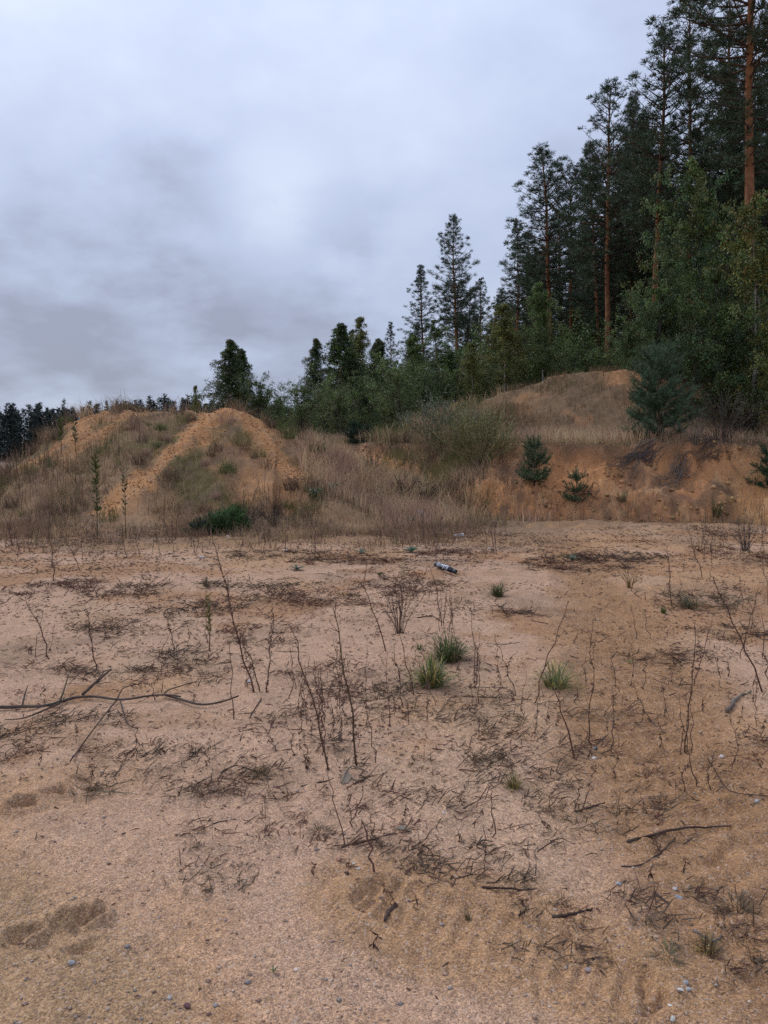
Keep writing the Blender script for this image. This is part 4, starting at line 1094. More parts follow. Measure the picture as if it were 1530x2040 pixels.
    tag(mb.build('foot_weeds', M_GRASS), 'low brown dead weeds along the foot of the mound', 'dead weeds', None, 'stuff')
    # weeds in the trench in front of the bank and over its lower face
    def f_t(X, Y, Z, k):
        d, _, _ = polydist(X, Y, TRENCH); n = fbm(X, Y, .9, 4, 103)
        low = (k['sd'] > -2.5) * (1 - sstep(.08, .38, k['f'] + .35 * n)) 
        return np.clip((np.exp(-(d / .85) ** 2) + low * .8) * (.4 + 1.1 * n), 0, 1) * (k['sd'] < -.4)
    P, k = scatter(30000, 1.2, 12, 15.5, 21, f_t, rs)
    mb = MB(); mb.blades(P, rs.uniform(.10, .36, len(P)), .5, rs.uniform(.006, .012, len(P)), mixcol(P, (DRK, BRN, PINKT, BRN, OLIVE, (.26, .16, .10), TAN), .9, 104))
    tag(mb.build('trench_weeds', M_GRASS), 'dead weeds in the trench below the orange bank', 'dead weeds', None, 'stuff')
    # bank corner under the willow
    def f_b(X, Y, Z, k):
        n = fbm(X, Y, .8, 4, 105)
        return ((k['sd'] > -2.5) & (k['sd'] < .3)) * (1 - sstep(1.6, 3.1, X - .15 * (Y - 20))) * (1 - .95 * np.exp(-((X + .8) / 1.0) ** 4)) * np.clip(.6 + n, .05, 1)
    P, k = scatter(60000, -3.5, 4.2, 19, 28, f_b, rs)
    mb = MB(); mb.blades(P, rs.uniform(.15, .55, len(P)), .5, rs.uniform(.008, .014, len(P)), mixcol(P, (OLIVE, GRN, BRN, OLIVE, TAN, DRK), .8, 106))
    tag(mb.build('bank_grass', M_GRASS), 'olive and brown grass on the bank corner below the willow', 'grass', None, 'stuff')
    # terrace
    def f_r(X, Y, Z, k):
        n = fbm(X, Y, .7, 4, 107)
        return (k['sd'] > -.1) * (k['rear'] < .15) * np.clip(.7 + n, .1, 1) * (Y < 31)
    P, k = scatter(78000, -4, 17, 17, 31, f_r, rs)
    strong = sstep(2.5, 4, P[:, 0]) * (1 - sstep(8.5, 10, P[:, 0]))
    pal = np.clip(mixcol(P, (PINKT, TAN, (.36, .23, .15), TAN, STRAW), .7, 108) * 1.15, 0, .7); oth = mixcol(P, (OLIVE, BRN, TAN, GRN, BRN), .7, 109)
    mb = MB(); mb.blades(P, rs.uniform(.25, .62, len(P)), .35, rs.uniform(.008, .015, len(P)), np.where((rs.random(len(P)) < .25 + .7 * strong)[:, None], pal, oth))
    tag(mb.build('terrace_grass', M_GRASS), 'reddish tan dry grass on the terrace above the bank', 'grass', None, 'stuff')
    # rear mound
    def f_q(X, Y, Z, k):
        n = fbm(X, Y, .7, 4, 110)
        rb = np.exp(-(((X - 8.7) / .9) ** 2 + ((Y - 27.0) / 1.2) ** 2))
        return (k['sd'] > 0) * (k['rear'] > .0) * np.clip(.6 + 1.6 * n, .04, 1) * (Y < 29.5) * (1 - .95 * np.clip(rb * 1.6, 0, 1))
    P, k = scatter(50000, -1, 18, 22, 29.5, f_q, rs)
    pal = mixcol(P, (BRN, (.12, .088, .05), OLIVE, BRN, (.17, .115, .065)), .7, 111); tanl = mixcol(P, (TAN, STRAW, OLIVE, GRN), .9, 112)
    lf = sstep(5.2, 2.8, P[:, 0]) if False else 1 - sstep(2.8, 5.2, P[:, 0])
    mb = MB(); mb.blades(P, rs.uniform(.10, .34, len(P)) * (1 + 1.1 * lf), .5, rs.uniform(.010, .018, len(P)), np.where((rs.random(len(P)) < .8 * lf)[:, None], tanl, pal))
    tag(mb.build('rear_mound_grass', M_GRASS), 'brown grass covering the mound behind the bank', 'grass', None, 'stuff')
    # turf fringe over the bank edge
    def f_e(X, Y, Z, k): return (np.abs(k['sd'] + .05) < .28) * (X > 2) * np.clip(.6 + fbm(X, Y, 1.4, 3, 113), .05, 1)
    P, k = scatter(60000, 2, 14, 16, 24, f_e, rs)
    mb = MB(); mb.blades(P, rs.uniform(.10, .32, len(P)), 1.2, rs.uniform(.007, .013, len(P)), mixcol(P, (DRK, BRN, BRN, OLIVE, TAN), .9, 114), bend=.9)
    tag(mb.build('edge_turf', M_GRASS), 'torn turf hanging over the edge of the bank', 'turf', None, 'stuff')
grasses()

# ------------------------------------------------------------------ loose litter, creeping dead plants and gravel on the sand
def ground_cover():
    rs = np.random.default_rng(61)
    mb = MB()
    PAL = np.array([(.125, .062, .045), (.10, .054, .038), (.085, .060, .042), (.15, .078, .052), (.075, .050, .036), (.12, .085, .052)])
    pts = []
    for (px, py, rx, ry) in PATCHES:
        cx, cy = flat(px, py); hx = rx / FPX * cy; hy = abs(flat(px, py + ry)[1] - flat(px, py - ry)[1]) / 2
        area = math.pi * hx * hy
        n = int(min(420, 60 + 520 * area)); dk = rs.integers(6)
        for _ in range(max(4, int(n / 12))):                         # tussocks inside the patch
            a = rs.uniform(0, 6.283); r = math.sqrt(rs.random())
            pts.append((cx + hx * r * math.cos(a) * 1.35 + rs.normal(0, .10), cy + hy * r * math.sin(a) * 1.35 + rs.normal(0, .10), rs.uniform(.05, .14) * np.interp(cy, [2.5, 7], [.55, 1.0]), int(rs.uniform(10, 28)), dk if rs.random() < .7 else rs.integers(6)))
    ys = rs.uniform(3.0, 15.5, 3700); xs = rs.uniform(-.82, .82, 3700) * ys
    keep = fbm(xs, ys, .7, 3, 120) + .22 * (ys - 7) / 6 > rs.uniform(-.05, .55, 3700)
    for x, y in zip(xs[keep], ys[keep]):                             # strays everywhere, denser away from the camera
        pts.append((x, y, rs.uniform(.03, .10), int(rs.uniform(4, 11)), rs.integers(6)))
    ZZ = terrain(np.array([q[0] for q in pts]), np.array([q[1] for q in pts]))
    for (x, y, size, n, dk), z0 in zip(pts, ZZ):
        a = rs.uniform(0, 6.283, n); l = size * rs.uniform(.5, 1.6, n)
        st = np.stack([x + rs.normal(0, size * .75, n), y + rs.normal(0, size * .75, n), np.full(n, z0 + .003)], 1)
        hd = np.stack([np.cos(a), np.sin(a), np.zeros(n)], 1)
        up = rs.uniform(.05, .75, n) ** 1.4
        m1 = st + hd * (l * .5)[:, None] + np.array([0, 0, 1.]) * (l * up * .55)[:, None]
        m2 = st + hd * (l * .95)[:, None] + np.array([0, 0, 1.]) * (l * up * rs.uniform(.2, 1.3, n))[:, None]
        w = rs.uniform(.0012, .0027, n)[:, None] * (1 + .14 * max(0, y - 3))
        S = np.stack([-np.sin(a), np.cos(a), np.zeros(n)], 1) * .75 + np.array([0, 0, .65])
        V = np.stack([st - S * w, st + S * w, m1 - S * w, m1 + S * w, m2], 1).reshape(-1, 3)
        k = np.arange(n)[:, None] * 5
        C = PAL[dk][None] * rs.uniform(.6, 1.35, (n, 1))
        mb.add(V, k + np.array([[2, 3, 4]]), k + np.array([[0, 1, 3, 2]]), np.repeat(C, 5, 0))
    tag(mb.build('dead_ground_cover', M_TWIG), 'low creeping dead plants matted in dark patches on the sand', 'dead plants', None, 'stuff')
    # litter: bark bits, leaf crumbs and short twigs lying flat
    mb = MB()
    N = 52000
    Y = 2.0 + 13.5 * rs.random(N) ** 1.0; X = rs.uniform(-.80, .80, N) * Y
    den = fbm(X, Y, .8, 4, 121) + .4 * fbm(X, Y, 3, 3, 122) + .18 * sstep(3.2, 5, Y)
    m = rs.random(N) < np.clip(.18 + .9 * den, .02, 1) * (.25 + .75 * sstep(2.8, 5, Y)); X = X[m]; Y = Y[m]; n = len(X)
    Z = terrain(X, Y)
    a = rs.normal(0, .9, n); L = rs.uniform(.003, .013, n) * (1 + 2.0 * (rs.random(n) < .08)) * (.55 + .16 * Y); W = rs.uniform(.0012, .0035, n) * (.6 + .14 * Y)
    d = np.stack([np.cos(a), np.sin(a), rs.normal(0, .22, n)], 1); s = np.stack([-np.sin(a), np.cos(a), rs.normal(0, .35, n)], 1)
    c0 = np.stack([X, Y, Z + .004], 1)
    V = np.stack([c0 - d * L[:, None] - s * W[:, None], c0 + d * L[:, None] - s * W[:, None] * .6, c0 + d * L[:, None] + s * W[:, None] * .6, c0 - d * L[:, None] * .8 + s * W[:, None], c0 + np.stack([0 * X, 0 * X, W * .9 + .002], 1)], 1).reshape(-1, 3)
    k = np.arange(n)[:, None] * 5
    T = np.concatenate([k + np.array([[0, 1, 4]]), k + np.array([[1, 2, 4]]), k + np.array([[2, 3, 4]]), k + np.array([[3, 0, 4]])])
    PL = np.array([(.09, .050, .034), (.13, .070, .045), (.065, .042, .032), (.18, .10, .06), (.11, .058, .045)])
    mb.add(V, T, None, np.repeat(PL[rs.integers(0, 5, n)] * rs.uniform(.7, 1.3, (n, 1)), 5, 0))
    tag(mb.build('plant_litter', M_TWIG), 'crumbs of dead leaves and twigs scattered over the sand', 'litter', None, 'stuff')
    # gravel
    mb = MB()
    N = 9000
    Y = 1.9 + 9 * rs.random(N) ** 1.7; X = rs.uniform(-.75, .75, N) * Y
    Z = terrain(X, Y); r = np.exp(rs.normal(-5.75, .42, N)); r = np.clip(r, .0016, .009)
    oct_ = np.array([(1, 0, 0), (0, 1, 0), (-1, 0, 0), (0, -1, 0), (0, 0, 1), (0, 0, -1)], float)
    V = np.stack([X, Y, Z + r * .25], 1)[:, None, :] + oct_[None] * (r[:, None] * rs.uniform(.7, 1.3, (N, 3)) * [1.2, 1.1, .75])[:, None, :] * rs.uniform(.75, 1.2, (N, 6, 1))
    k = np.arange(N)[:, None, None] * 6
    T = (k + np.array([(0, 1, 4), (1, 2, 4), (2, 3, 4), (3, 0, 4), (1, 0, 5), (2, 1, 5), (3, 2, 5), (0, 3, 5)])[None]).reshape(-1, 3)
    PG = np.array([(.44, .30, .22), (.36, .24, .18), (.31, .20, .15), (.50, .39, .31), (.26, .16, .12), (.40, .26, .17), (.26, .23, .21)])
    C = PG[rs.integers(0, 7, N)] * rs.uniform(.75, 1.25, (N, 1))
    mb.add(V.reshape(-1, 3), T, None, np.repeat(C, 6, 0))
    tag(mb.build('gravel', M_STONE), 'fine pinkish gravel grains lying on the sand', 'gravel', None, 'stuff')
ground_cover()

# ------------------------------------------------------------------ single stones
def stone(px, py, size_px, col, label, seed):
    rs = np.random.default_rng(seed)
    p = ground_at(px, py); r = size_px / FPX * np.linalg.norm(p[:2]) / 2
    import bmesh
    bm = bmesh.new(); bmesh.ops.create_icosphere(bm, subdivisions=2, radius=1)
    V = np.array([v.co[:] for v in bm.verts]); F = np.array([[v.index for v in f.verts] for f in bm.faces]); bm.free()
    pl = unit(rs.normal(size=(5, 3)))
    for q in pl:
        d = V @ q; V = V - np.clip(d - .62, 0, None)[:, None] * q
    V = V * rs.uniform(.75, 1.15, 3) * [1.1, .95, .62] * r * 1.1
    mb = MB(); mb.add(V, F, None, col)
    o = mb.build('stone', M_STONE, None, False); o.location = (p[0], p[1], p[2] + r * .22); o.rotation_euler = (0, 0, rs.uniform(0, 6))
    tag(o, label, 'stone', 'loose stones on the sand')
for i, (px, py, s, c, l) in enumerate([
 (1352, 1790, 16, (.25, .25, .26), 'blue-grey stone right of the matted dead plants in the foreground'), (1232, 1762, 12, (.38, .365, .34), 'pale grey stone at the end of a thin root'),
 (713, 1732, 10, (.52, .48, .40), 'cream pebble left of the short broken stem'), (705, 1722, 8, (.50, .46, .40), 'smaller cream pebble touching the cream pebble'),
 (1366, 1960, 13, (.29, .285, .28), 'grey stone at the top of the little stone group'), (1355, 1972, 11, (.55, .50, .43), 'whitish stone on the left of the little stone group'), (1371, 1974, 12, (.34, .335, .33), 'light grey stone below the little stone group'),
 (143, 1921, 13, (.30, .295, .29), 'grey stone by the scuffed footprint'), (337, 1990, 11, (.38, .35, .33), 'greyish stone among gravel near the bottom edge'), (372, 2007, 16, (.13, .06, .065), 'dark red stone near the bottom edge'),
 (428, 2006, 12, (.26, .25, .25), 'dull grey pebble right of the dark red stone'), (1437, 1508, 9, (.55, .47, .42), 'round whitish pebble on the brown track'), (1185, 1493, 12, (.24, .235, .24), 'grey stone at the foot of a thin stalk'),
 (1183, 1512, 12, (.50, .44, .39), 'pale stone below the grey stone at the stalk'), (1335, 2003, 8, (.58, .54, .46), 'tiny cream pebble by the picture bottom'), (975, 1094, 8, (.52, .43, .39), 'pale stone lying on the sand right of the bottle'),
 (568, 1098, 9, (.55, .50, .48), 'white stone below the mound foot'), (402, 1112, 12, (.42, .37, .35), 'pale rounded stone in the dead weeds at the left'), (455, 1070, 8, (.52, .48, .44), 'white stone under the bright green seedlings'),
 (675, 1715, 14, (.33, .18, .12), 'reddish stone pressed into the sand'), (1508, 1598, 10, (.36, .36, .36), 'grey stone by the thin stalk at the picture edge'), (884, 1622, 8, (.48, .44, .40), 'small pale pebble above the flat bleached stick'),
 (1345, 1773, 11, (.42, .37, .33), 'pale pinkish stone just above the blue-grey stone'), (497, 1358, 10, (.55, .52, .50), 'white pebble at the base of the big dead stalk'), (1172, 1935, 14, (.30, .22, .21), 'reddish grey stone in the dark litter'), (1340, 2032, 14, (.47, .44, .38), 'cream flat stone cut by the bottom edge')]):
    stone(px, py, s, c, l, 700 + i)

# ------------------------------------------------------------------ upright dead stalks
def stalk(px_pts, r, label, twigs=8, seed=1, col=(.115, .066, .048), group='dead upright weed stalks on the sand', tw=(.03, .10), leafy=6, name='dry_stalk'):
    """px_pts run from the base on the ground up to the tip"""
    rs = np.random.default_rng(seed)
    B = ground_at(*px_pts[0]); k = rs.uniform(-.25, .25)
    pts = [B - [0, 0, .03]]
    for q in px_pts:
        p = at_depth(q[0], q[1], B[1]); yy = B[1] + k * (p[2] - B[2])
        pts.append(at_depth(q[0], q[1], yy))
    pts = np.array(pts)
    # resample with a little crookedness
    s = np.concatenate([[0], np.cumsum(np.linalg.norm(np.diff(pts, axis=0), axis=1))]); L = s[-1]
    n = 9; u = np.linspace(0, L, n)
    path = np.stack([np.interp(u, s, pts[:, i]) for i in range(3)], 1) - B
    path[1:-1] += rs.normal(0, .006 + .004 * L, (n - 2, 3)) * [1, 1, .3]
    e = empty(name, tuple(B), label, 'dead stalk', group)
    mb = MB(); mb.tube(path, np.linspace(r, r * .38, n), 5, jitter(col, 1, .2)[0])
    mb.build('stem', M_TWIG, e)
    if twigs:
        mt = MB(); ax = unit(path[-1] - path[0])
        for _ in range(twigs):
            f = rs.uniform(.25, 1.0); q = np.array([np.interp(f * L, u, path[:, i]) for i in range(3)])
            d = unit(ax * rs.uniform(.5, 1.2) + rs.normal(0, .55, 3)); l = rs.uniform(*tw) * (1.25 - .6 * f)
            mt.tube([q, q + d * l * .6, q + d * l + rs.normal(0, .15 * l, 3)], [r * .42, r * .3, r * .15], 3, jitter(col, 1, .3)[0], cap=False)
            if rs.random() < .5:
                q2 = q + d * l * .6; d2 = unit(d + rs.normal(0, .6, 3)); mt.tube([q2, q2 + d2 * l * .5], [r * .25, r * .12], 3, jitter(col, 1, .3)[0], cap=False)
        if leafy:
            for _ in range(leafy):
                f = rs.uniform(.0, .85); q = np.array([np.interp(f * L, u, path[:, i]) for i in range(3)])
                P = q + rs.normal(0, r, (3, 3)); D = unit(rs.normal(0, .6, (3, 3)) + [0, 0, -.8])
                mt.leaves(P, D, unit(rs.normal(size=(3, 3))), rs.uniform(.010, .032, 3), .007, jitter(np.array(col) * 1.1, 3, .35))
        o = mt.build('side_twigs', M_TWIG, e); o['kind'] = 'stuff'
    return e

NAMED = [
 (((508, 1380), (478, 1290), (452, 1180), (430, 1092)), .0062, 'thickest dead stalk, leaning left with shrivelled leaves at its foot', 30, 34, (.06, .16)),
 (((519, 1380), (504, 1330), (482, 1262)), .0045, 'thin dead stalk rising from the foot of the thickest stalk', 16, 8, (.03, .10)),
 (((531, 1380), (537, 1310), (540, 1244)), .0045, 'upright dead stalk right of the thickest stalk', 16, 14, (.03, .08)),
 (((770, 1298), (748, 1225), (726, 1172), (731, 1120)), .0055, 'tall bent dead stalk with a kink near its top', 14, 0, (.02, .08)),
 (((657, 1538), (640, 1465), (608, 1345), (575, 1243)), .0050, 'long dead stalk leaning left through the stalk cluster', 14, 0, (.02, .07)),
 (((712, 1528), (697, 1400), (680, 1300), (664, 1212)), .0055, 'long dead stalk with fine twigs at its top, right of the cluster', 24, 6, (.03, .11)),
 (((467, 1434), (461, 1355), (456, 1276)), .0035, 'thin straight bare stalk before the thickest stalk', 3, 0, (.01, .03)),
 (((100, 1312), (78, 1245), (50, 1188)), .0055, 'leaning dead stalk crossing a thinner one at the left', 16, 0, (.03, .07)),
 (((68, 1310), (74, 1265), (84, 1215)), .0030, 'thin stalk crossed by the leaning stalk at the left', 6, 0, (.02, .05)),
 (((192, 1336), (184, 1280), (172, 1213)), .0050, 'upright dead stalk above the fallen branch', 20, 10, (.03, .08)),
 (((107, 1158), (105, 1110), (97, 1058)), .0070, 'dark straight stalk at the foot of the left mound flank', 12, 0, (.04, .12)),
 (((160, 1136), (142, 1095), (120, 1060)), .0060, 'dark leaning stalk beside the straight one at the mound foot', 10, 0, (.04, .10)),
 (((880, 1248), (872, 1190), (862, 1145), (852, 1122), (846, 1124), (848, 1132)), .0045, 'bent stalk with a curled hanging head left of the bottle', 4, 4, (.01, .03)),
 (((1522, 1380), (1470, 1262), (1420, 1148)), .0065, 'long dark stalk leaning steeply at the picture edge', 18, 0, (.03, .08)),
 (((1475, 1312), (1492, 1245), (1512, 1170)), .0040, 'thin stalk leaning the other way across the long dark one', 14, 0, (.03, .08)),
 (((1062, 1402), (1098, 1300), (1132, 1198)), .0045, 'dark stalk leaning right over the pale green tuft', 14, 0, (.03, .09)),
 (((1145, 1512), (1120, 1430), (1095, 1360)), .0055, 'dark bare stalk leaning left below the pale green tuft', 6, 0, (.02, .05)),
 (((1364, 1500), (1376, 1400), (1380, 1285), (1384, 1240)), .0042, 'tall thin stalk on the brown track with a hair-thin top', 14, 0, (.03, .09)),
 (((1377, 1500), (1377, 1450), (1376, 1402)), .0032, 'short bare stalk beside the tall thin stalk on the track', 2, 0, (.01, .03)),
 (((1390, 1568), (1380, 1535), (1370, 1495)), .0042, 'short dark stalk below the tall thin stalk on the track', 3, 0, (.02, .05)),
 (((1383, 1364), (1400, 1300), (1419, 1228)), .0040, 'stalk leaning right on the pink gravel near the track', 12, 0, (.03, .08)),
 (((1400, 1152), (1385, 1100), (1366, 1038)), .0060, 'leaning stalk standing before the sand lip', 14, 0, (.05, .12)),
 (((1402, 1114), (1404, 1090), (1418, 1048)), .0045, 'short crooked twig beside the leaning stalk on the sand lip', 6, 0, (.04, .08)),
 (((1338, 1206), (1333, 1150), (1328, 1085)), .0055, 'upright stalk behind the greyish grass tuft on the right', 12, 0, (.04, .10)),
 (((1271, 1274), (1264, 1240), (1257, 1205)), .0040, 'short bare stalk on the gravel, left of a pair', 2, 0, (.02, .05)),
 (((1292, 1272), (1288, 1245), (1284, 1216)), .0035, 'short bare stalk on the gravel, right of a pair', 2, 0, (.02, .05)),
 (((1172, 1478), (1176, 1370), (1182, 1240)), .0035, 'hair-thin tall stalk rising from grey stones', 24, 0, (.03, .09)),
 (((1224, 1500), (1222, 1440), (1220, 1375)), .0032, 'thin dead stalk right of the grey stones', 12, 0, (.02, .06)),
 (((1295, 1438), (1280, 1405), (1262, 1366)), .0030, 'thin reddish stalk leaning left across the track', 8, 0, (.02, .06)),
 (((687, 1682), (668, 1610), (652, 1535)), .0030, 'thin bare stalk leaning left in the near foreground', 2, 0, (.01, .03)),
 (((697, 1648), (712, 1605), (722, 1565)), .0034, 'short dark stem leaning right below the dry leaf', 0, 0, (.01, .03)),
 (((745, 1738), (735, 1690), (720, 1634)), .0050, 'broken reddish stem standing in the near foreground', 5, 0, (.01, .04)),
 (((750, 1682), (745, 1655), (737, 1626)), .0035, 'short dry stem just behind the broken reddish stem', 5, 0, (.01, .04)),
 (((987, 1668), (985, 1620), (981, 1576)), .0034, 'single short dark stem on open sand in the foreground', 2, 0, (.01, .04)),
 (((965, 1702), (965, 1675), (964, 1642)), .0026, 'tiny thin stem left of the single dark stem', 2, 0, (.01, .03)),
 (((805, 1410), (795, 1350), (785, 1285)), .0040, 'dead stalk left of the yellow-green grass tuft', 12, 0, (.02, .06)),
 (((825, 1385), (808, 1320), (792, 1255)), .0038, 'second dead stalk left of the yellow-green grass tuft', 10, 0, (.02, .06)),
 (((945, 1362), (943, 1290), (938, 1212)), .0036, 'upright stalk right of the dark green grass tuft', 10, 0, (.02, .06)),
 (((953, 1402), (951, 1345), (949, 1285)), .0030, 'thinner upright stalk in front of the dark green grass tuft', 6, 0, (.02, .05)),
 (((1030, 1388), (1006, 1325), (985, 1262)), .0032, 'dead stalk leaning left between the two paler grass tufts', 8, 0, (.02, .06)),
 (((349, 1306), (342, 1265), (332, 1222)), .0038, 'twiggy stalk at the left on a dark plant mat', 18, 6, (.03, .08)),
 (((320, 1304), (328, 1285), (338, 1260)), .0034, 'stub leaning against the twiggy stalk at the left', 4, 0, (.02, .05)),
 (((752, 1520), (741, 1460), (730, 1404)), .0032, 'bare stalk standing alone right of the stalk cluster', 5, 0, (.02, .05)),
 (((1530, 1205), (1526, 1160), (1519, 1105)), .0045, 'dark stalk cut by the picture edge, upper one', 4, 0, (.03, .07)),
 (((1531, 1372), (1524, 1300), (1517, 1225)), .0042, 'dark stalk cut by the picture edge, beside the long leaning one', 8, 0, (.03, .07)),
 (((1482, 1214), (1476, 1175), (1468, 1135)), .0034, 'thin stalk behind the top of the long leaning stalk', 6, 0, (.03, .06)),
]
for i, (pts, r, lab, tw, lf, twl) in enumerate(NAMED):
    stalk(pts, r, lab, tw, 800 + i, tw=twl, leafy=lf + (8 if tw > 6 else 0))

def more_stalks():
    rs = np.random.default_rng(88)
    LAB = 'thin dead stem standing in the stalk cluster beside the dry leaf'
    for i in range(34):                                              # the cluster around (630, 1420)
        x = rs.normal(640, 48); y = np.clip(rs.normal(1455, 52), 1370, 1545); h = rs.uniform(45, 165) * (1 if i % 3 else .6)
        stalk(((x, y), (x + rs.normal(-4, 4), y - h * .5), (x + rs.normal(-10, 9), y - h)), rs.uniform(.0016, .0030), LAB, int(rs.uniform(4, 10)), 1000 + i, group='stems of the stalk cluster', tw=(.015, .05))
    LAB = 'thin dead stem in the sparse weeds around the grass tufts'
    for i in range(26):
        x = rs.uniform(780, 1120); y = rs.uniform(1330, 1480); h = rs.uniform(30, 110)
        stalk(((x, y), (x + rs.normal(0, 5), y - h * .5), (x + rs.normal(0, 12), y - h)), rs.uniform(.0016, .0028), LAB, int(rs.uniform(3, 9)), 1100 + i, group='stems around the grass tufts', tw=(.015, .05))
    LAB = 'thin upright dead stem near the bent stalk left of the bottle'
    for i in range(9):
        x = rs.uniform(868, 905); y = rs.uniform(1235, 1262); h = rs.uniform(50, 105)
        stalk(((x, y), (x + rs.normal(0, 4), y - h * .5), (x + rs.normal(0, 8), y - h)), .0028, LAB, 6, 1200 + i, group='stems behind the dark green tuft', tw=(.02, .05), leafy=3)
    LAB = 'small dead weed stem on the open sand to the right'
    for i in range(34):
        x = rs.uniform(1130, 1525); y = rs.uniform(1110, 1600); sc = (y - 905) / 500; h = rs.uniform(25, 100) * (.5 + .6 * sc)
        stalk(((x, y), (x + rs.normal(0, 5), y - h * .5), (x + rs.normal(0, 14), y - h)), rs.uniform(.0016, .003), LAB, int(rs.uniform(2, 9)), 1300 + i, group='small stems on the right sand', tw=(.02, .06))
    LAB = 'small dead weed stem on the open sand to the left'
    for i in range(34):
        x = rs.uniform(0, 560); y = rs.uniform(1110, 1560); sc = (y - 905) / 500; h = rs.uniform(18, 62) * (.5 + .6 * sc)
        stalk(((x, y), (x + rs.normal(0, 4), y - h * .5), (x + rs.normal(0, 10), y - h)), rs.uniform(.0016, .003), LAB, int(rs.uniform(2, 9)), 1400 + i, group='small stems on the left sand', tw=(.02, .06))
    LAB = 'short dead stem in the near foreground litter'
    for i in range(14):
        x = rs.uniform(620, 1500); y = rs.uniform(1600, 1900); h = rs.uniform(18, 55)
        stalk(((x, y), (x + rs.normal(0, 4), y - h * .5), (x + rs.normal(0, 10), y - h)), rs.uniform(.0014, .0024), LAB, int(rs.uniform(1, 5)), 1500 + i, group='short stems in the foreground', tw=(.01, .03))
    LAB = 'tall dead weed stem in the brown cover before the mound'
    for i in range(70):
        x = rs.uniform(0, 1010); y = rs.uniform(1062, 1118); h = rs.uniform(28, 85)
        stalk(((x, y), (x + rs.normal(0, 3), y - h * .5), (x + rs.normal(0, 9), y - h)), rs.uniform(.003, .006), LAB, int(rs.uniform(5, 12)), 1600 + i, col=(.095, .062, .05), group='weed stems before the mound', tw=(.05, .13))
    LAB = 'tall dead weed stem behind the sand lip at the picture edge'
    for i in range(26):
        x = rs.uniform(1390, 1530); y = rs.uniform(1050, 1110); h = rs.uniform(35, 110)
        stalk(((x, y), (x + rs.normal(0, 3), y - h * .5), (x + rs.normal(0, 9), y - h)), rs.uniform(.0025, .005), LAB, int(rs.uniform(5, 12)), 1700 + i, col=(.105, .068, .054), group='weed stems at the sand lip', tw=(.05, .13))
more_stalks()

# the greenish plants that still stand
def green_stem(px, pyb, pyt, label, seed, col, stemcol, n=60, L=.05, r=.005):
    rs = np.random.default_rng(seed)
    B = ground_at(px, pyb); T = at_depth(px, pyt, B[1]); h = T[2] - B[2]
    e = empty('green_weed', tuple(B), label, 'weed')
    mb = MB(); mb.tube([(0, 0, -.02), (.01, 0, h * .5), (0, .01, h)], [r, r * .7, r * .3], 5, stemcol); mb.build('stem', M_TWIG, e)
    ml = MB(); f = rs.uniform(.32, 1, n); a = rs.uniform(0, 6.283, n)
    D = unit(np.stack([np.cos(a), np.sin(a), rs.uniform(.5, 1.6, n)], 1))
    ml.leaves(np.stack([0 * f, 0 * f, f * h], 1), D, unit(rs.normal(size=(n, 3))), rs.uniform(.6, 1.3, n) * L, L * .22, jitter(col, n, .3))
    o = ml.build('foliage', M_LEAF, e); o['kind'] = 'stuff'
green_stem(417, 1298, 1188, 'yellow-green feathery weed left of the thickest stalk', 901, (.15, .135, .035), (.10, .06, .04), 110, .045)
green_stem(194, 1075, 905, 'tall green weed standing before the left mound flank', 902, (.075, .085, .025), (.06, .05, .035), 130, .13, .009)
green_stem(250, 1072, 930, 'thin tall green weed right of the green weed at the mound', 903, (.085, .085, .03), (.06, .05, .035), 70, .10, .008)
green_stem(122, 905, 838, 'bright green weed on the left skyline of the mound', 904, (.10, .11, .035), (.06, .05, .035), 90, .14, .009)
green_stem(150, 900, 845, 'shorter green weed on the left skyline of the mound', 905, (.085, .085, .03), (.06, .05, .035), 60, .12, .008)

# ------------------------------------------------------------------ grass tufts and rosettes
def tuft(px, py, wpx, hpx, n, cols, label, seed, bw=.005, lean=.75, name='grass_tuft'):
    rs = np.random.default_rng(seed)
    B = ground_at(px, py); d = np.linalg.norm(B[:2]); R = wpx / FPX * d / 2 * 1.3; H = hpx / FPX * d * 1.05
    mb = MB()
    a = rs.uniform(0, 6.283, n); rr = R * .34 * np.sqrt(rs.random(n))
    P = np.stack([rr * np.cos(a), rr * np.sin(a), np.full(n, -.01)], 1)
    a2 = a + rs.normal(0, .6, n); hd = np.stack([np.cos(a2), np.sin(a2), 0 * a2], 1)
    out = R * rs.uniform(.1, 1.15, n) ** .8 * lean * 1.1; h = H * rs.uniform(.30, 1.15, n) * (1 + .25 * np.sin(a2 * 2 + seed)) * (1 - .45 * (out / (R * 1.2)) ** 2)
    S = np.stack([-np.sin(a2), np.cos(a2), 0 * a2], 1) * bw / 2
    t = (0, .4, .75)
    rows = []
    for q in t:
        c = P + hd * (out * q ** 1.5)[:, None] + np.array([0, 0, 1.]) * (h * (1.55 * q - .55 * q * q))[:, None]
        w = (1 - .35 * q)
        rows += [c - S * w, c + S * w]
    tip = P + hd * out[:, None] + np.array([0, 0, 1.]) * (h * rs.uniform(.6, 1.0, n))[:, None]
    V = np.stack(rows + [tip], 1).reshape(-1, 3); k = np.arange(n)[:, None] * 7
    Q = np.concatenate([k + np.array([[0, 1, 3, 2]]), k + np.array([[2, 3, 5, 4]])]); T = k + np.array([[4, 5, 6]])
    cols = np.asarray(cols); C = cols[rs.integers(0, len(cols), n)] * rs.uniform(.65, 1.35, (n, 1))
    mb.add(V, T, Q, np.repeat(C, 7, 0))
    o = mb.build(name, M_GREEN); o.location = tuple(B)
    return tag(o, label, 'grass tuft')
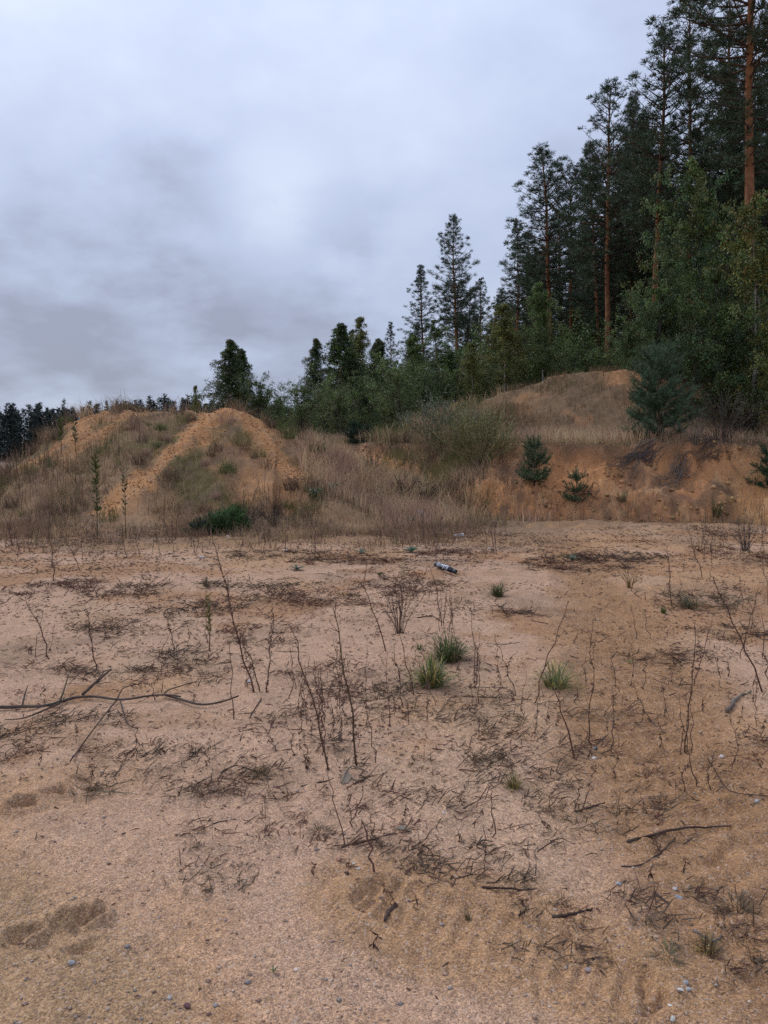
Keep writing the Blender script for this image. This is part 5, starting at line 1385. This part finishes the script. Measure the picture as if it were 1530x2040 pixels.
DG = (.050, .080, .022); MG = (.085, .120, .032); YG = (.21, .22, .055); YL = (.36, .27, .09); GG = (.16, .19, .11); BR = (.17, .11, .065); BK = (.105, .080, .054)
tuft(895, 1316, 98, 52, 420, (DG, DG, MG, BR), 'large dark green grass tuft', 921, .004, .85)
tuft(860, 1366, 86, 58, 330, (MG, MG, YG, YL, GG), 'yellow-green grass tuft in front of the dark green one', 922, .0055, .9)
tuft(1106, 1368, 84, 52, 170, (YG, GG, YG, YL, MG), 'pale yellowish grass tuft right of the green pair', 923, .0055, .95)
tuft(991, 1188, 42, 28, 200, (DG, MG, BR), 'small green grass tuft near the bottle', 924, .005, .7)
tuft(1322, 1222, 16, 16, 70, (MG, (.10, .17, .04)), 'tiny bright green grass sprout on the right gravel', 925, .005, .6)
tuft(1375, 1210, 70, 32, 150, ((.11, .10, .055), BR, (.08, .085, .04)), 'greyish half-dead grass tuft behind the gravel on the right', 926, .005, .9)
tuft(835, 1294, 22, 14, 50, (MG, DG), 'tiny grass sprout left of the large dark green tuft', 927, .004, .8)
tuft(1025, 1570, 42, 34, 110, (YG, YL, BR, BR), 'small straw-coloured tuft at the end of a dark plant mat', 928, .0035, .8)
tuft(1412, 1895, 48, 34, 120, (YL, (.28, .19, .08), BR, BK), 'golden dry tuft in the lower right foreground', 929, .0032, .95)
tuft(1470, 1815, 78, 30, 150, (BK, BK, BR, (.08, .075, .04)), 'dark withered grass tuft near the right edge of the foreground', 930, .0026, .95)
tuft(1288, 1838, 52, 22, 70, (BK, BR, BK), 'dark withered tuft left of the curved twig', 931, .0024, .95)
tuft(640, 1658, 50, 18, 80, (BK, (.075, .07, .045), BR), 'dark grey withered tuft in the middle foreground', 932, .0026, .95)
tuft(768, 1692, 52, 20, 80, (BK, BR, BK), 'dark brown withered tuft beside the broken reddish stem', 933, .0026, .95)
tuft(828, 1728, 46, 18, 70, (BK, BR, (.085, .08, .05)), 'withered tuft at the right of the dark brown one', 934, .0026, .95)
tuft(1330, 1905, 66, 20, 80, (BK, (.11, .12, .05), BR, (.13, .14, .06)), 'greenish withered tuft at the lower right', 935, .0028, .95)
tuft(932, 1832, 22, 26, 40, ((.15, .14, .06), BR), 'pale thin grass wisp growing in the tyre print', 936, .0022, .6)
tuft(520, 1545, 44, 26, 90, ((.19, .13, .06), BR), 'thin straw wisp among litter left of the stalk cluster', 937, .0026, .9)
tuft(1240, 1000, 34, 24, 60, (MG, BR), 'greenish grass tuft in the trench weeds', 938, .012, .6)
tuft(1428, 1030, 34, 32, 90, (MG, (.09, .10, .035), BR), 'green grass clump behind the sand lip', 939, .012, .6)
tuft(410, 1168, 22, 18, 60, ((.11, .12, .07), BR), 'small pale grass clump behind the yellow-green weed', 940, .005, .7)

def rosette(px, py, wpx, n, col, label, seed, up=.35):
    rs = np.random.default_rng(seed)
    B = ground_at(px, py); d = np.linalg.norm(B[:2]); R = wpx / FPX * d / 2
    e = empty('leaf_rosette', tuple(B), label, 'rosette plant')
    for i in range(n):
        a = i * 2.399 + rs.normal(0, .2); L = R * rs.uniform(.7, 1.15); W = L * rs.uniform(.30, .42); u = up * rs.uniform(.4, 1.5)
        hd = np.array([math.cos(a), math.sin(a), 0]); S = np.array([-math.sin(a), math.cos(a), 0])
        V = []; f = (0, .3, .62, .88, 1.0); w = (.12, .75, 1.0, .6, .0)
        for q, ww in zip(f, w):
            c = hd * L * q + np.array([0, 0, L * u * math.sin(q * 2.2) + .006])
            V += [c - S * W * ww / 2 + [0, 0, .10 * W * ww], c - [0, 0, .05 * W * ww], c + S * W * ww / 2 + [0, 0, .10 * W * ww]]
        Q = []
        for k in range(4): Q += [(3 * k, 3 * k + 1, 3 * k + 4, 3 * k + 3), (3 * k + 1, 3 * k + 2, 3 * k + 5, 3 * k + 4)]
        mb = MB(); mb.add(V, None, Q, jitter(col, 1, .25)[0]); mb.build('leaf', M_LEAF, e)
SG = (.080, .125, .075)
rosette(592, 1137, 34, 11, (.055, .085, .050), 'dark green flat rosette on the sand left of the twig', 951, .35)
rosette(757, 1147, 24, 9, (.05, .072, .035), 'small dark rosette above the bent stalk', 952, .4)
rosette(720, 1103, 28, 10, SG, 'pale green rosette at the edge of the weeds, left of a pair', 953, .4)
rosette(820, 1101, 36, 13, SG, 'pale green rosette at the edge of the weeds, right of a pair', 954, .45)
rosette(628, 992, 34, 11, SG, 'grey-green rosette on the mound flank, lower of two', 955, .7)
rosette(660, 980, 34, 11, SG, 'grey-green rosette on the mound flank, upper of two', 956, .7)
rosette(708, 998, 26, 9, (.08, .11, .06), 'faint rosette in the grass right of the flank pair', 957, .7)
rosette(817, 1040, 24, 9, SG, 'faint green rosette in the weeds left of the crumpled scrap', 958, .5)
rosette(545, 1942, 18, 9, (.075, .135, .045), 'tiny green seedling near the bottom edge', 959, .8)
rosette(1255, 1322, 14, 7, (.07, .19, .05), 'tiny bright green seedling on the brown track', 960, .6)
rosette(1140, 1118, 40, 12, (.07, .085, .045), 'dull green creeping plant on the sand right of the bottle', 961, .3)

# ------------------------------------------------------------------ fallen sticks and the big branch
def gpath(pts, lift=0.0):
    out = []
    for q in pts:
        g = ground_at(q[0], q[1]); out.append(g + [0, 0, (q[2] if len(q) > 2 else 0) + lift])
    return np.array(out)

def smooth_path(P, n):
    s = np.concatenate([[0], np.cumsum(np.linalg.norm(np.diff(P, axis=0), axis=1))]); u = np.linspace(0, s[-1], n)
    Q = np.stack([np.interp(u, s, P[:, i]) for i in range(3)], 1)
    Q[1:-1] = .25 * Q[:-2] + .5 * Q[1:-1] + .25 * Q[2:]
    return Q

def stick(name, pts, r0, r1, label, cat, col=(.075, .052, .04), n=12, group='fallen sticks on the sand', wig=.3, seed=1):
    rs = np.random.default_rng(seed)
    P = smooth_path(gpath(pts, r0 * .7), n); P[1:-1] += rs.normal(0, r0 * wig, (n - 2, 3))
    mb = MB(); mb.tube(P - P[0], np.linspace(r0, r1, n), 6, np.array([jitter(col, 1, .25)[0] for _ in range(n)]))
    o = mb.build(name, M_BARK, None, True); o.location = tuple(P[0])
    return tag(o, label, cat, group)

def branch():
    main = [(-40, 1424), (60, 1416), (118, 1408), (165, 1393), (210, 1399), (260, 1402), (330, 1392), (360, 1394)]
    P = smooth_path(gpath(main, .028), 22); P[:, 2] += .01 * np.sin(np.arange(22) * .8)
    e = empty('fallen_branch', tuple(P[0]), 'long forked dead branch lying on the sand at the left', 'branch')
    def limb(pts, r0, r1, nm, col=(.085, .060, .046), n=9):
        Q = smooth_path(np.array(pts), n); mb = MB()
        mb.tube(Q - P[0], np.linspace(r0, r1, n), 7, np.array([jitter(col, 1, .3)[0] for _ in range(n)])); mb.build(nm, M_BARK, e, True)
    P[1:-1] += np.random.default_rng(4).normal(0, .008, (20, 3)); limb(P, .0115, .005, 'stem', (.085, .066, .054), 22)
    def G(*a): return list(gpath(a, .02))
    limb(G((165, 1393, .01), (195, 1378, .05), (222, 1366, .09)), .010, .006, 'side_branch')
    limb(G((118, 1408), (128, 1394, .04), (138, 1376, .09)), .007, .003, 'side_branch')
    limb(G((118, 1408), (80, 1425), (45, 1440), (10, 1442)), .007, .003, 'side_branch')
    limb(G((330, 1392), (365, 1402), (400, 1412), (440, 1406), (475, 1393)), .009, .005, 'side_branch', n=12)
    limb(G((240, 1404), (245, 1425), (255, 1455), (275, 1460)), .005, .003, 'side_branch')
    limb(G((232, 1402), (190, 1455), (140, 1525)), .005, .0035, 'side_branch')
    limb(G((232, 1402), (245, 1382, .02), (283, 1376, .03)), .005, .003, 'side_branch')
    limb(G((325, 1392), (332, 1384, .01), (395, 1368, .02)), .005, .003, 'side_branch')
    limb(G((45, 1412), (50, 1402, .04), (56, 1396, .07)), .006, .003, 'side_branch')
branch()
STK = [
 ('stick', [(1250, 1681), (1350, 1664, .02), (1456, 1648)], .0065, .003, 'straight dark stick lying on the sand at the right'),
 ('stick', [(1262, 1676), (1300, 1664), (1326, 1660)], .0035, .002, 'short thin stick lying along the straight dark stick'),
 ('stick', [(1345, 1672), (1318, 1700), (1275, 1728), (1238, 1728)], .0040, .0028, 'curved thin twig below the straight dark stick'),
 ('stick', [(1146, 1619), (1205, 1600)], .004, .003, 'short dark stick on the gravel above the straight one'),
 ('stick', [(1448, 1421), (1462, 1400), (1480, 1386), (1496, 1380)], .013, .006, 'weathered grey stick pointing at the long leaning stalk'),
 ('stick', [(1302, 1780), (1330, 1800), (1350, 1838)], .0040, .003, 'curved dark twig beside the blue-grey stone'),
 ('stick', [(206, 1577), (240, 1580), (272, 1583)], .0028, .002, 'bleached straw lying alone on the left sand'),
 ('stick', [(790, 1805), (776, 1816), (766, 1839)], .009, .005, 'short piece of dark bark beside the tyre print'),
 ('stick', [(600, 1570), (640, 1560), (700, 1545)], .004, .0025, 'dark twig lying by the dry leaf'),
 ('stick', [(520, 1394), (500, 1425), (478, 1478)], .0042, .003, 'curved dead stem lying below the thickest stalk'),
 ('stick', [(385, 1655), (430, 1641), (470, 1634)], .0026, .002, 'thin twig lying in front of the litter at the left'),
 ('stick', [(680, 1690), (745, 1675), (790, 1662)], .0035, .002, 'dark twig under the broken reddish stem'),
 ('stick', [(960, 1770), (1040, 1775), (1130, 1772)], .0045, .002, 'dark root end curling out of the plant mat'),
 ('stick', [(830, 1232), (862, 1228), (880, 1240)], .006, .003, 'dark arched twig left of the bent stalk'),
 ('stick', [(968, 1283), (1000, 1285), (1035, 1280)], .004, .003, 'thin stick lying above the two paler tufts'),
 ('stick', [(1040, 1225), (1060, 1238), (1092, 1244)], .006, .004, 'dark curved stick on the sand below the small tuft'),
 ('stick', [(830, 1382), (960, 1390), (1060, 1395)], .0035, .002, 'long thin stem lying below the yellow-green tuft'),
 ('stick', [(905, 1368), (1000, 1372), (1090, 1362)], .0035, .002, 'long thin stem lying between the paler tufts'),
 ('stick', [(1150, 1255), (1220, 1265), (1300, 1250)], .003, .002, 'thin stem lying on gravel by the pair of short stalks'),
 ('stick', [(1340, 1254), (1390, 1268), (1415, 1275)], .0035, .002, 'thin arched stem lying before the grey tuft'),
 ('stick', [(1400, 1495), (1450, 1580), (1530, 1588)], .0035, .002, 'thin bent stem lying near the right picture edge'),
 ('stick', [(1100, 1830), (1150, 1822), (1180, 1812)], .006, .003, 'dark stub of wood in the foreground litter'),
 ('stick', [(1290, 1432), (1320, 1460), (1345, 1470)], .003, .002, 'fine twig lying on the brown track'),
 ('stick', [(120, 1151), (160, 1160), (185, 1160)], .005, .003, 'dark stick lying below the left mound foot'),
 ('stick', [(560, 1155), (640, 1142), (675, 1150)], .004, .003, 'thin stick lying right of the flat dark rosette'),
 ('stick', [(440, 1540), (470, 1525), (530, 1545)], .0035, .002, 'thin crooked twig in the litter left of the cluster'),
 ('stick', [(610, 1300), (545, 1298)], .003, .002, 'straight thin twig crossing behind the stalk cluster'),
 ('stick', [(1380, 1855), (1420, 1880), (1440, 1870)], .006, .0035, 'pale brown stem lying by the golden dry tuft'),
]
for i, (nm, pts, r0, r1, lab) in enumerate(STK):
    stick(nm, pts, r0, r1, lab, 'stick', (.30, .24, .17) if ('bleached' in lab) else ((.17, .14, .11) if 'weathered' in lab or 'pale' in lab else (.075, .050, .04)), seed=2000 + i)

def flat_chip(pts, label, cat, name, col, thick=.004, curl=.01):
    P = gpath(pts, .006); c = P.mean(0); n = len(P)
    top = P - c + [0, 0, thick]; top[:, 2] += curl * np.sin(np.arange(n) * 2.1); bot = top - [0, 0, thick]
    V = np.vstack([top, bot]); T = [(0, i, i + 1) for i in range(1, n - 1)] + [(n, n + i + 1, n + i) for i in range(1, n - 1)]
    Q = [(i, (i + 1) % n, n + (i + 1) % n, n + i) for i in range(n)]
    mb = MB(); mb.add(V, T, Q, col); o = mb.build(name, M_BARK); o.location = tuple(c)
    return tag(o, label, cat)
flat_chip([(788, 1657), (800, 1653), (818, 1655), (819, 1659), (800, 1661)], 'flat bleached wood chip on the foreground sand', 'wood chip', 'wood_chip', (.42, .36, .28), .006)
# folded dry leaf: three pale stalks and a dark rim
e = empty('dry_leaf', tuple(ground_at(705, 1550)), 'curled pale dry leaf with a triangular outline by the stalk cluster', 'dry leaf')
o0 = ground_at(705, 1550)
for pts, r, c in (([(680, 1562), (690, 1548, .03), (702, 1540, .03)], .006, (.26, .20, .14)), ([(702, 1540, .03), (720, 1542, .02), (734, 1546, .01)], .004, (.24, .18, .13)), ([(690, 1548, .02), (706, 1556), (722, 1560)], .004, (.28, .22, .15)), ([(705, 1564), (722, 1558), (734, 1548)], .004, (.08, .06, .04))):
    Q = smooth_path(gpath(pts, .006), 6); mb = MB(); mb.tube(Q - o0, [r, r, r, r, r * .8, r * .5], 5, c); mb.build('leaf_rib', M_BARK, e, True)
mb = MB(); q = gpath([(681, 1564), (690, 1548, .028), (700, 1552, .01), (694, 1562)], .004) - o0
mb.add(q, None, [(0, 1, 2, 3)], (.30, .23, .16)); mb.build('leaf_blade', M_LEAF, e)

# ------------------------------------------------------------------ the thrown-away bottle, can and scrap
def lathe(mb, prof, col, seg=28, x0=0):
    """profile of (x, r) turned about the x axis"""
    a = np.arange(seg) * 2 * math.pi / seg
    V = np.array([[(x, r * math.cos(t), r * math.sin(t)) for t in a] for x, r in prof]).reshape(-1, 3); n = len(prof)
    i = np.arange(n - 1)[:, None] * seg; j = np.arange(seg)[None]; j2 = (j + 1) % seg
    mb.add(V, None, np.stack([i + j, i + j2, i + seg + j2, i + seg + j], -1).reshape(-1, 4), col)

def patch(mb, x0, x1, a0, a1, r, col, n=6):
    """a printed area lying on the cylinder wall"""
    a = np.linspace(a0, a1, n)
    V = [(x, r * math.cos(t), r * math.sin(t)) for t in a for x in (x0, x1)]
    mb.add(V, None, [(2 * i, 2 * i + 1, 2 * i + 3, 2 * i + 2) for i in range(n - 1)], col)

def bottle():
    A = ground_at(867, 1137); B = ground_at(909, 1156)
    L = .315; R = .034
    dirv = B - A; yaw = math.atan2(dirv[1], dirv[0]); mid = (A + B) / 2
    yaw = math.atan2(-.55, .84)
    mid = np.array([BOTTLE_XY[0], BOTTLE_XY[1], hz(BOTTLE_XY[0] - .05, BOTTLE_XY[1] + .03)])
    e = empty('bottle', (mid[0], mid[1], mid[2] + R * .75), 'dark bottle with white printed label lying on the sand', 'bottle')
    e.rotation_euler = (.25, .26, yaw)
    NV = (.012, .016, .022)
    mb = MB(); lathe(mb, [(-L / 2, .001), (-L / 2, R * .86), (-L / 2 + .006, R), (L / 2 - .085, R), (L / 2 - .065, R * .96), (L / 2 - .052, R * .80), (L / 2 - .046, R * .76)], NV); mb.build('body', M_PLAST, e, True)
    mb = MB(); lathe(mb, [(L / 2 - .046, R * .76), (L / 2 - .045, R * .84), (L / 2 - .002, R * .84), (L / 2, R * .78), (L / 2, R * .70), (L / 2 - .03, R * .66), (L / 2 - .03, .001)], (.016, .024, .030)); mb.build('cap', M_PLAST, e, True)
    mb = MB(); W = (.62, .63, .66); r = R + .0008; c0 = math.radians(-150 + 30)   # facing up and to the camera
    c0 = math.radians(128)
    # marks of the print: letter strokes near the base, a white block, a big crescent near the shoulder
    x = -L / 2 + .034
    def st(xa, xb, aa, ab, col=W): patch(mb, x + xa, x + xb, c0 + math.radians(aa), c0 + math.radians(ab), r, col)
    for k, o in enumerate((-62, -30, 2, 34)):
        st(.000, .036, o, o + 9); st(.014, .020, o, o + 24) ; st(.000, .036, o + 18, o + 25) if k % 2 == 0 else st(.030, .036, o, o + 24)
    st(.044, .048, -60, 55); st(.056, .060, -50, 20); st(.066, .082, -75, 5, (.70, .70, .70)); st(.066, .074, 14, 40)
    mb.build('label', M_PLAST, e)
    mb = MB(); x = -L / 2 + .125
    st(.000, .012, -70, 60); st(.012, .050, -70, -20); st(.018, .024, -15, 40); st(.032, .038, -15, 45); st(.050, .058, -70, 50); st(.064, .070, -60, 65, (.75, .75, .75))
    mb.build('label', M_PLAST, e)
    return e
bottle()

def spray_can():
    g = ground_at(914, 1070); L = .20; R = .033
    e = empty('drink_can', (g[0], g[1], g[2] + R * .85), 'silvery can with dark ends lying in the weeds behind the bottle', 'can'); e.rotation_euler = (.2, -.12, math.radians(14))
    mb = MB(); lathe(mb, [(-L / 2, .001), (-L / 2, R * .7), (-L / 2 + .008, R * .98), (-L / 2 + .02, R), (L / 2 - .02, R), (L / 2 - .006, R * .86)], (.55, .55, .55)); mb.build('body', M_PLAST, e, True)
    mb = MB(); lathe(mb, [(L / 2 - .006, R * .86), (L / 2 - .004, R * .93), (L / 2 + .004, R * .93), (L / 2 + .004, R * .84), (L / 2 - .006, R * .8), (L / 2 - .006, .001)], (.05, .045, .05)); mb.build('rim', M_PLAST, e, True)
    mb = MB()
    for k in range(5): patch(mb, -L / 2 + .04 + k * .026, -L / 2 + .05 + k * .026, math.radians(90 + 12 * (k % 2)), math.radians(185 - 16 * (k % 3)), R + .0008, (.10, .10, .11))
    patch(mb, -L / 2 + .105, -L / 2 + .16, math.radians(125), math.radians(160), R + .0007, (.08, .08, .09)); mb.build('print', M_PLAST, e)
spray_can()

def scrap():
    rs = np.random.default_rng(3); g = ground_at(838, 1034); n = 6
    V = np.array([[(i / (n - 1) - .5) * .14 + rs.normal(0, .012), rs.normal(0, .03), j / (n - 1) * .15 + rs.normal(0, .012)] for i in range(n) for j in range(n)])
    Q = [(i * n + j, i * n + j + 1, (i + 1) * n + j + 1, (i + 1) * n + j) for i in range(n - 1) for j in range(n - 1)]
    mb = MB(); mb.add(V, None, Q, (.42, .40, .42)); o = mb.build('plastic_scrap', M_PLAST); o.location = (g[0], g[1], g[2] + .05)
    o.modifiers.new('thickness', 'SOLIDIFY').thickness = .004
    tag(o, 'crumpled whitish scrap caught in the weeds', 'scrap')
scrap()

# stones and clods on the bank face and on the mound ridges
def clods():
    rs = np.random.default_rng(15); mb = MB()
    oct_ = np.array([(1, 0, 0), (0, 1, 0), (-1, 0, 0), (0, -1, 0), (0, 0, 1), (0, 0, -1)], float)
    fs = np.array([(0, 1, 4), (1, 2, 4), (2, 3, 4), (3, 0, 4), (1, 0, 5), (2, 1, 5), (3, 2, 5), (0, 3, 5)])
    def put(P, r, C):
        n = len(P); r = np.clip(r, .008, .065)
        V = (P + np.array([0, 0, 1.]) * r[:, None] * .3)[:, None] + oct_[None] * (r[:, None] * rs.uniform(.6, 1.4, (n, 3)))[:, None] * rs.uniform(.7, 1.2, (n, 6, 1))
        mb.add(V.reshape(-1, 3), (np.arange(n)[:, None, None] * 6 + fs[None]).reshape(-1, 3), None, np.repeat(C, 6, 0))
    def f1(X, Y, Z, k): return ((k['sd'] > -2.3) & (k['sd'] < -.1)) * np.clip(.3 + fbm(X, Y, 1.2, 3, 130), 0, 1)
    P, k = scatter(9000, -2, 13, 16, 27, f1, rs)
    put(P, np.exp(rs.normal(-3.35, .6, len(P))), jitter((.33, .175, .080), len(P), .55))
    def f2(X, Y, Z, k): return bare_at(X, Y) * (k['m'] > 0)
    P, k = scatter(13000, -10, -1, 15, 22.5, f2, rs)
    put(P, np.minimum(.034, np.exp(rs.normal(-4.25, .45, len(P)))), jitter((.42, .21, .088), len(P), .4))
    tag(mb.build('clods', M_STONE), 'small earth clods on the bank face and the bare mound ridges', 'clods', None, 'stuff')
clods()
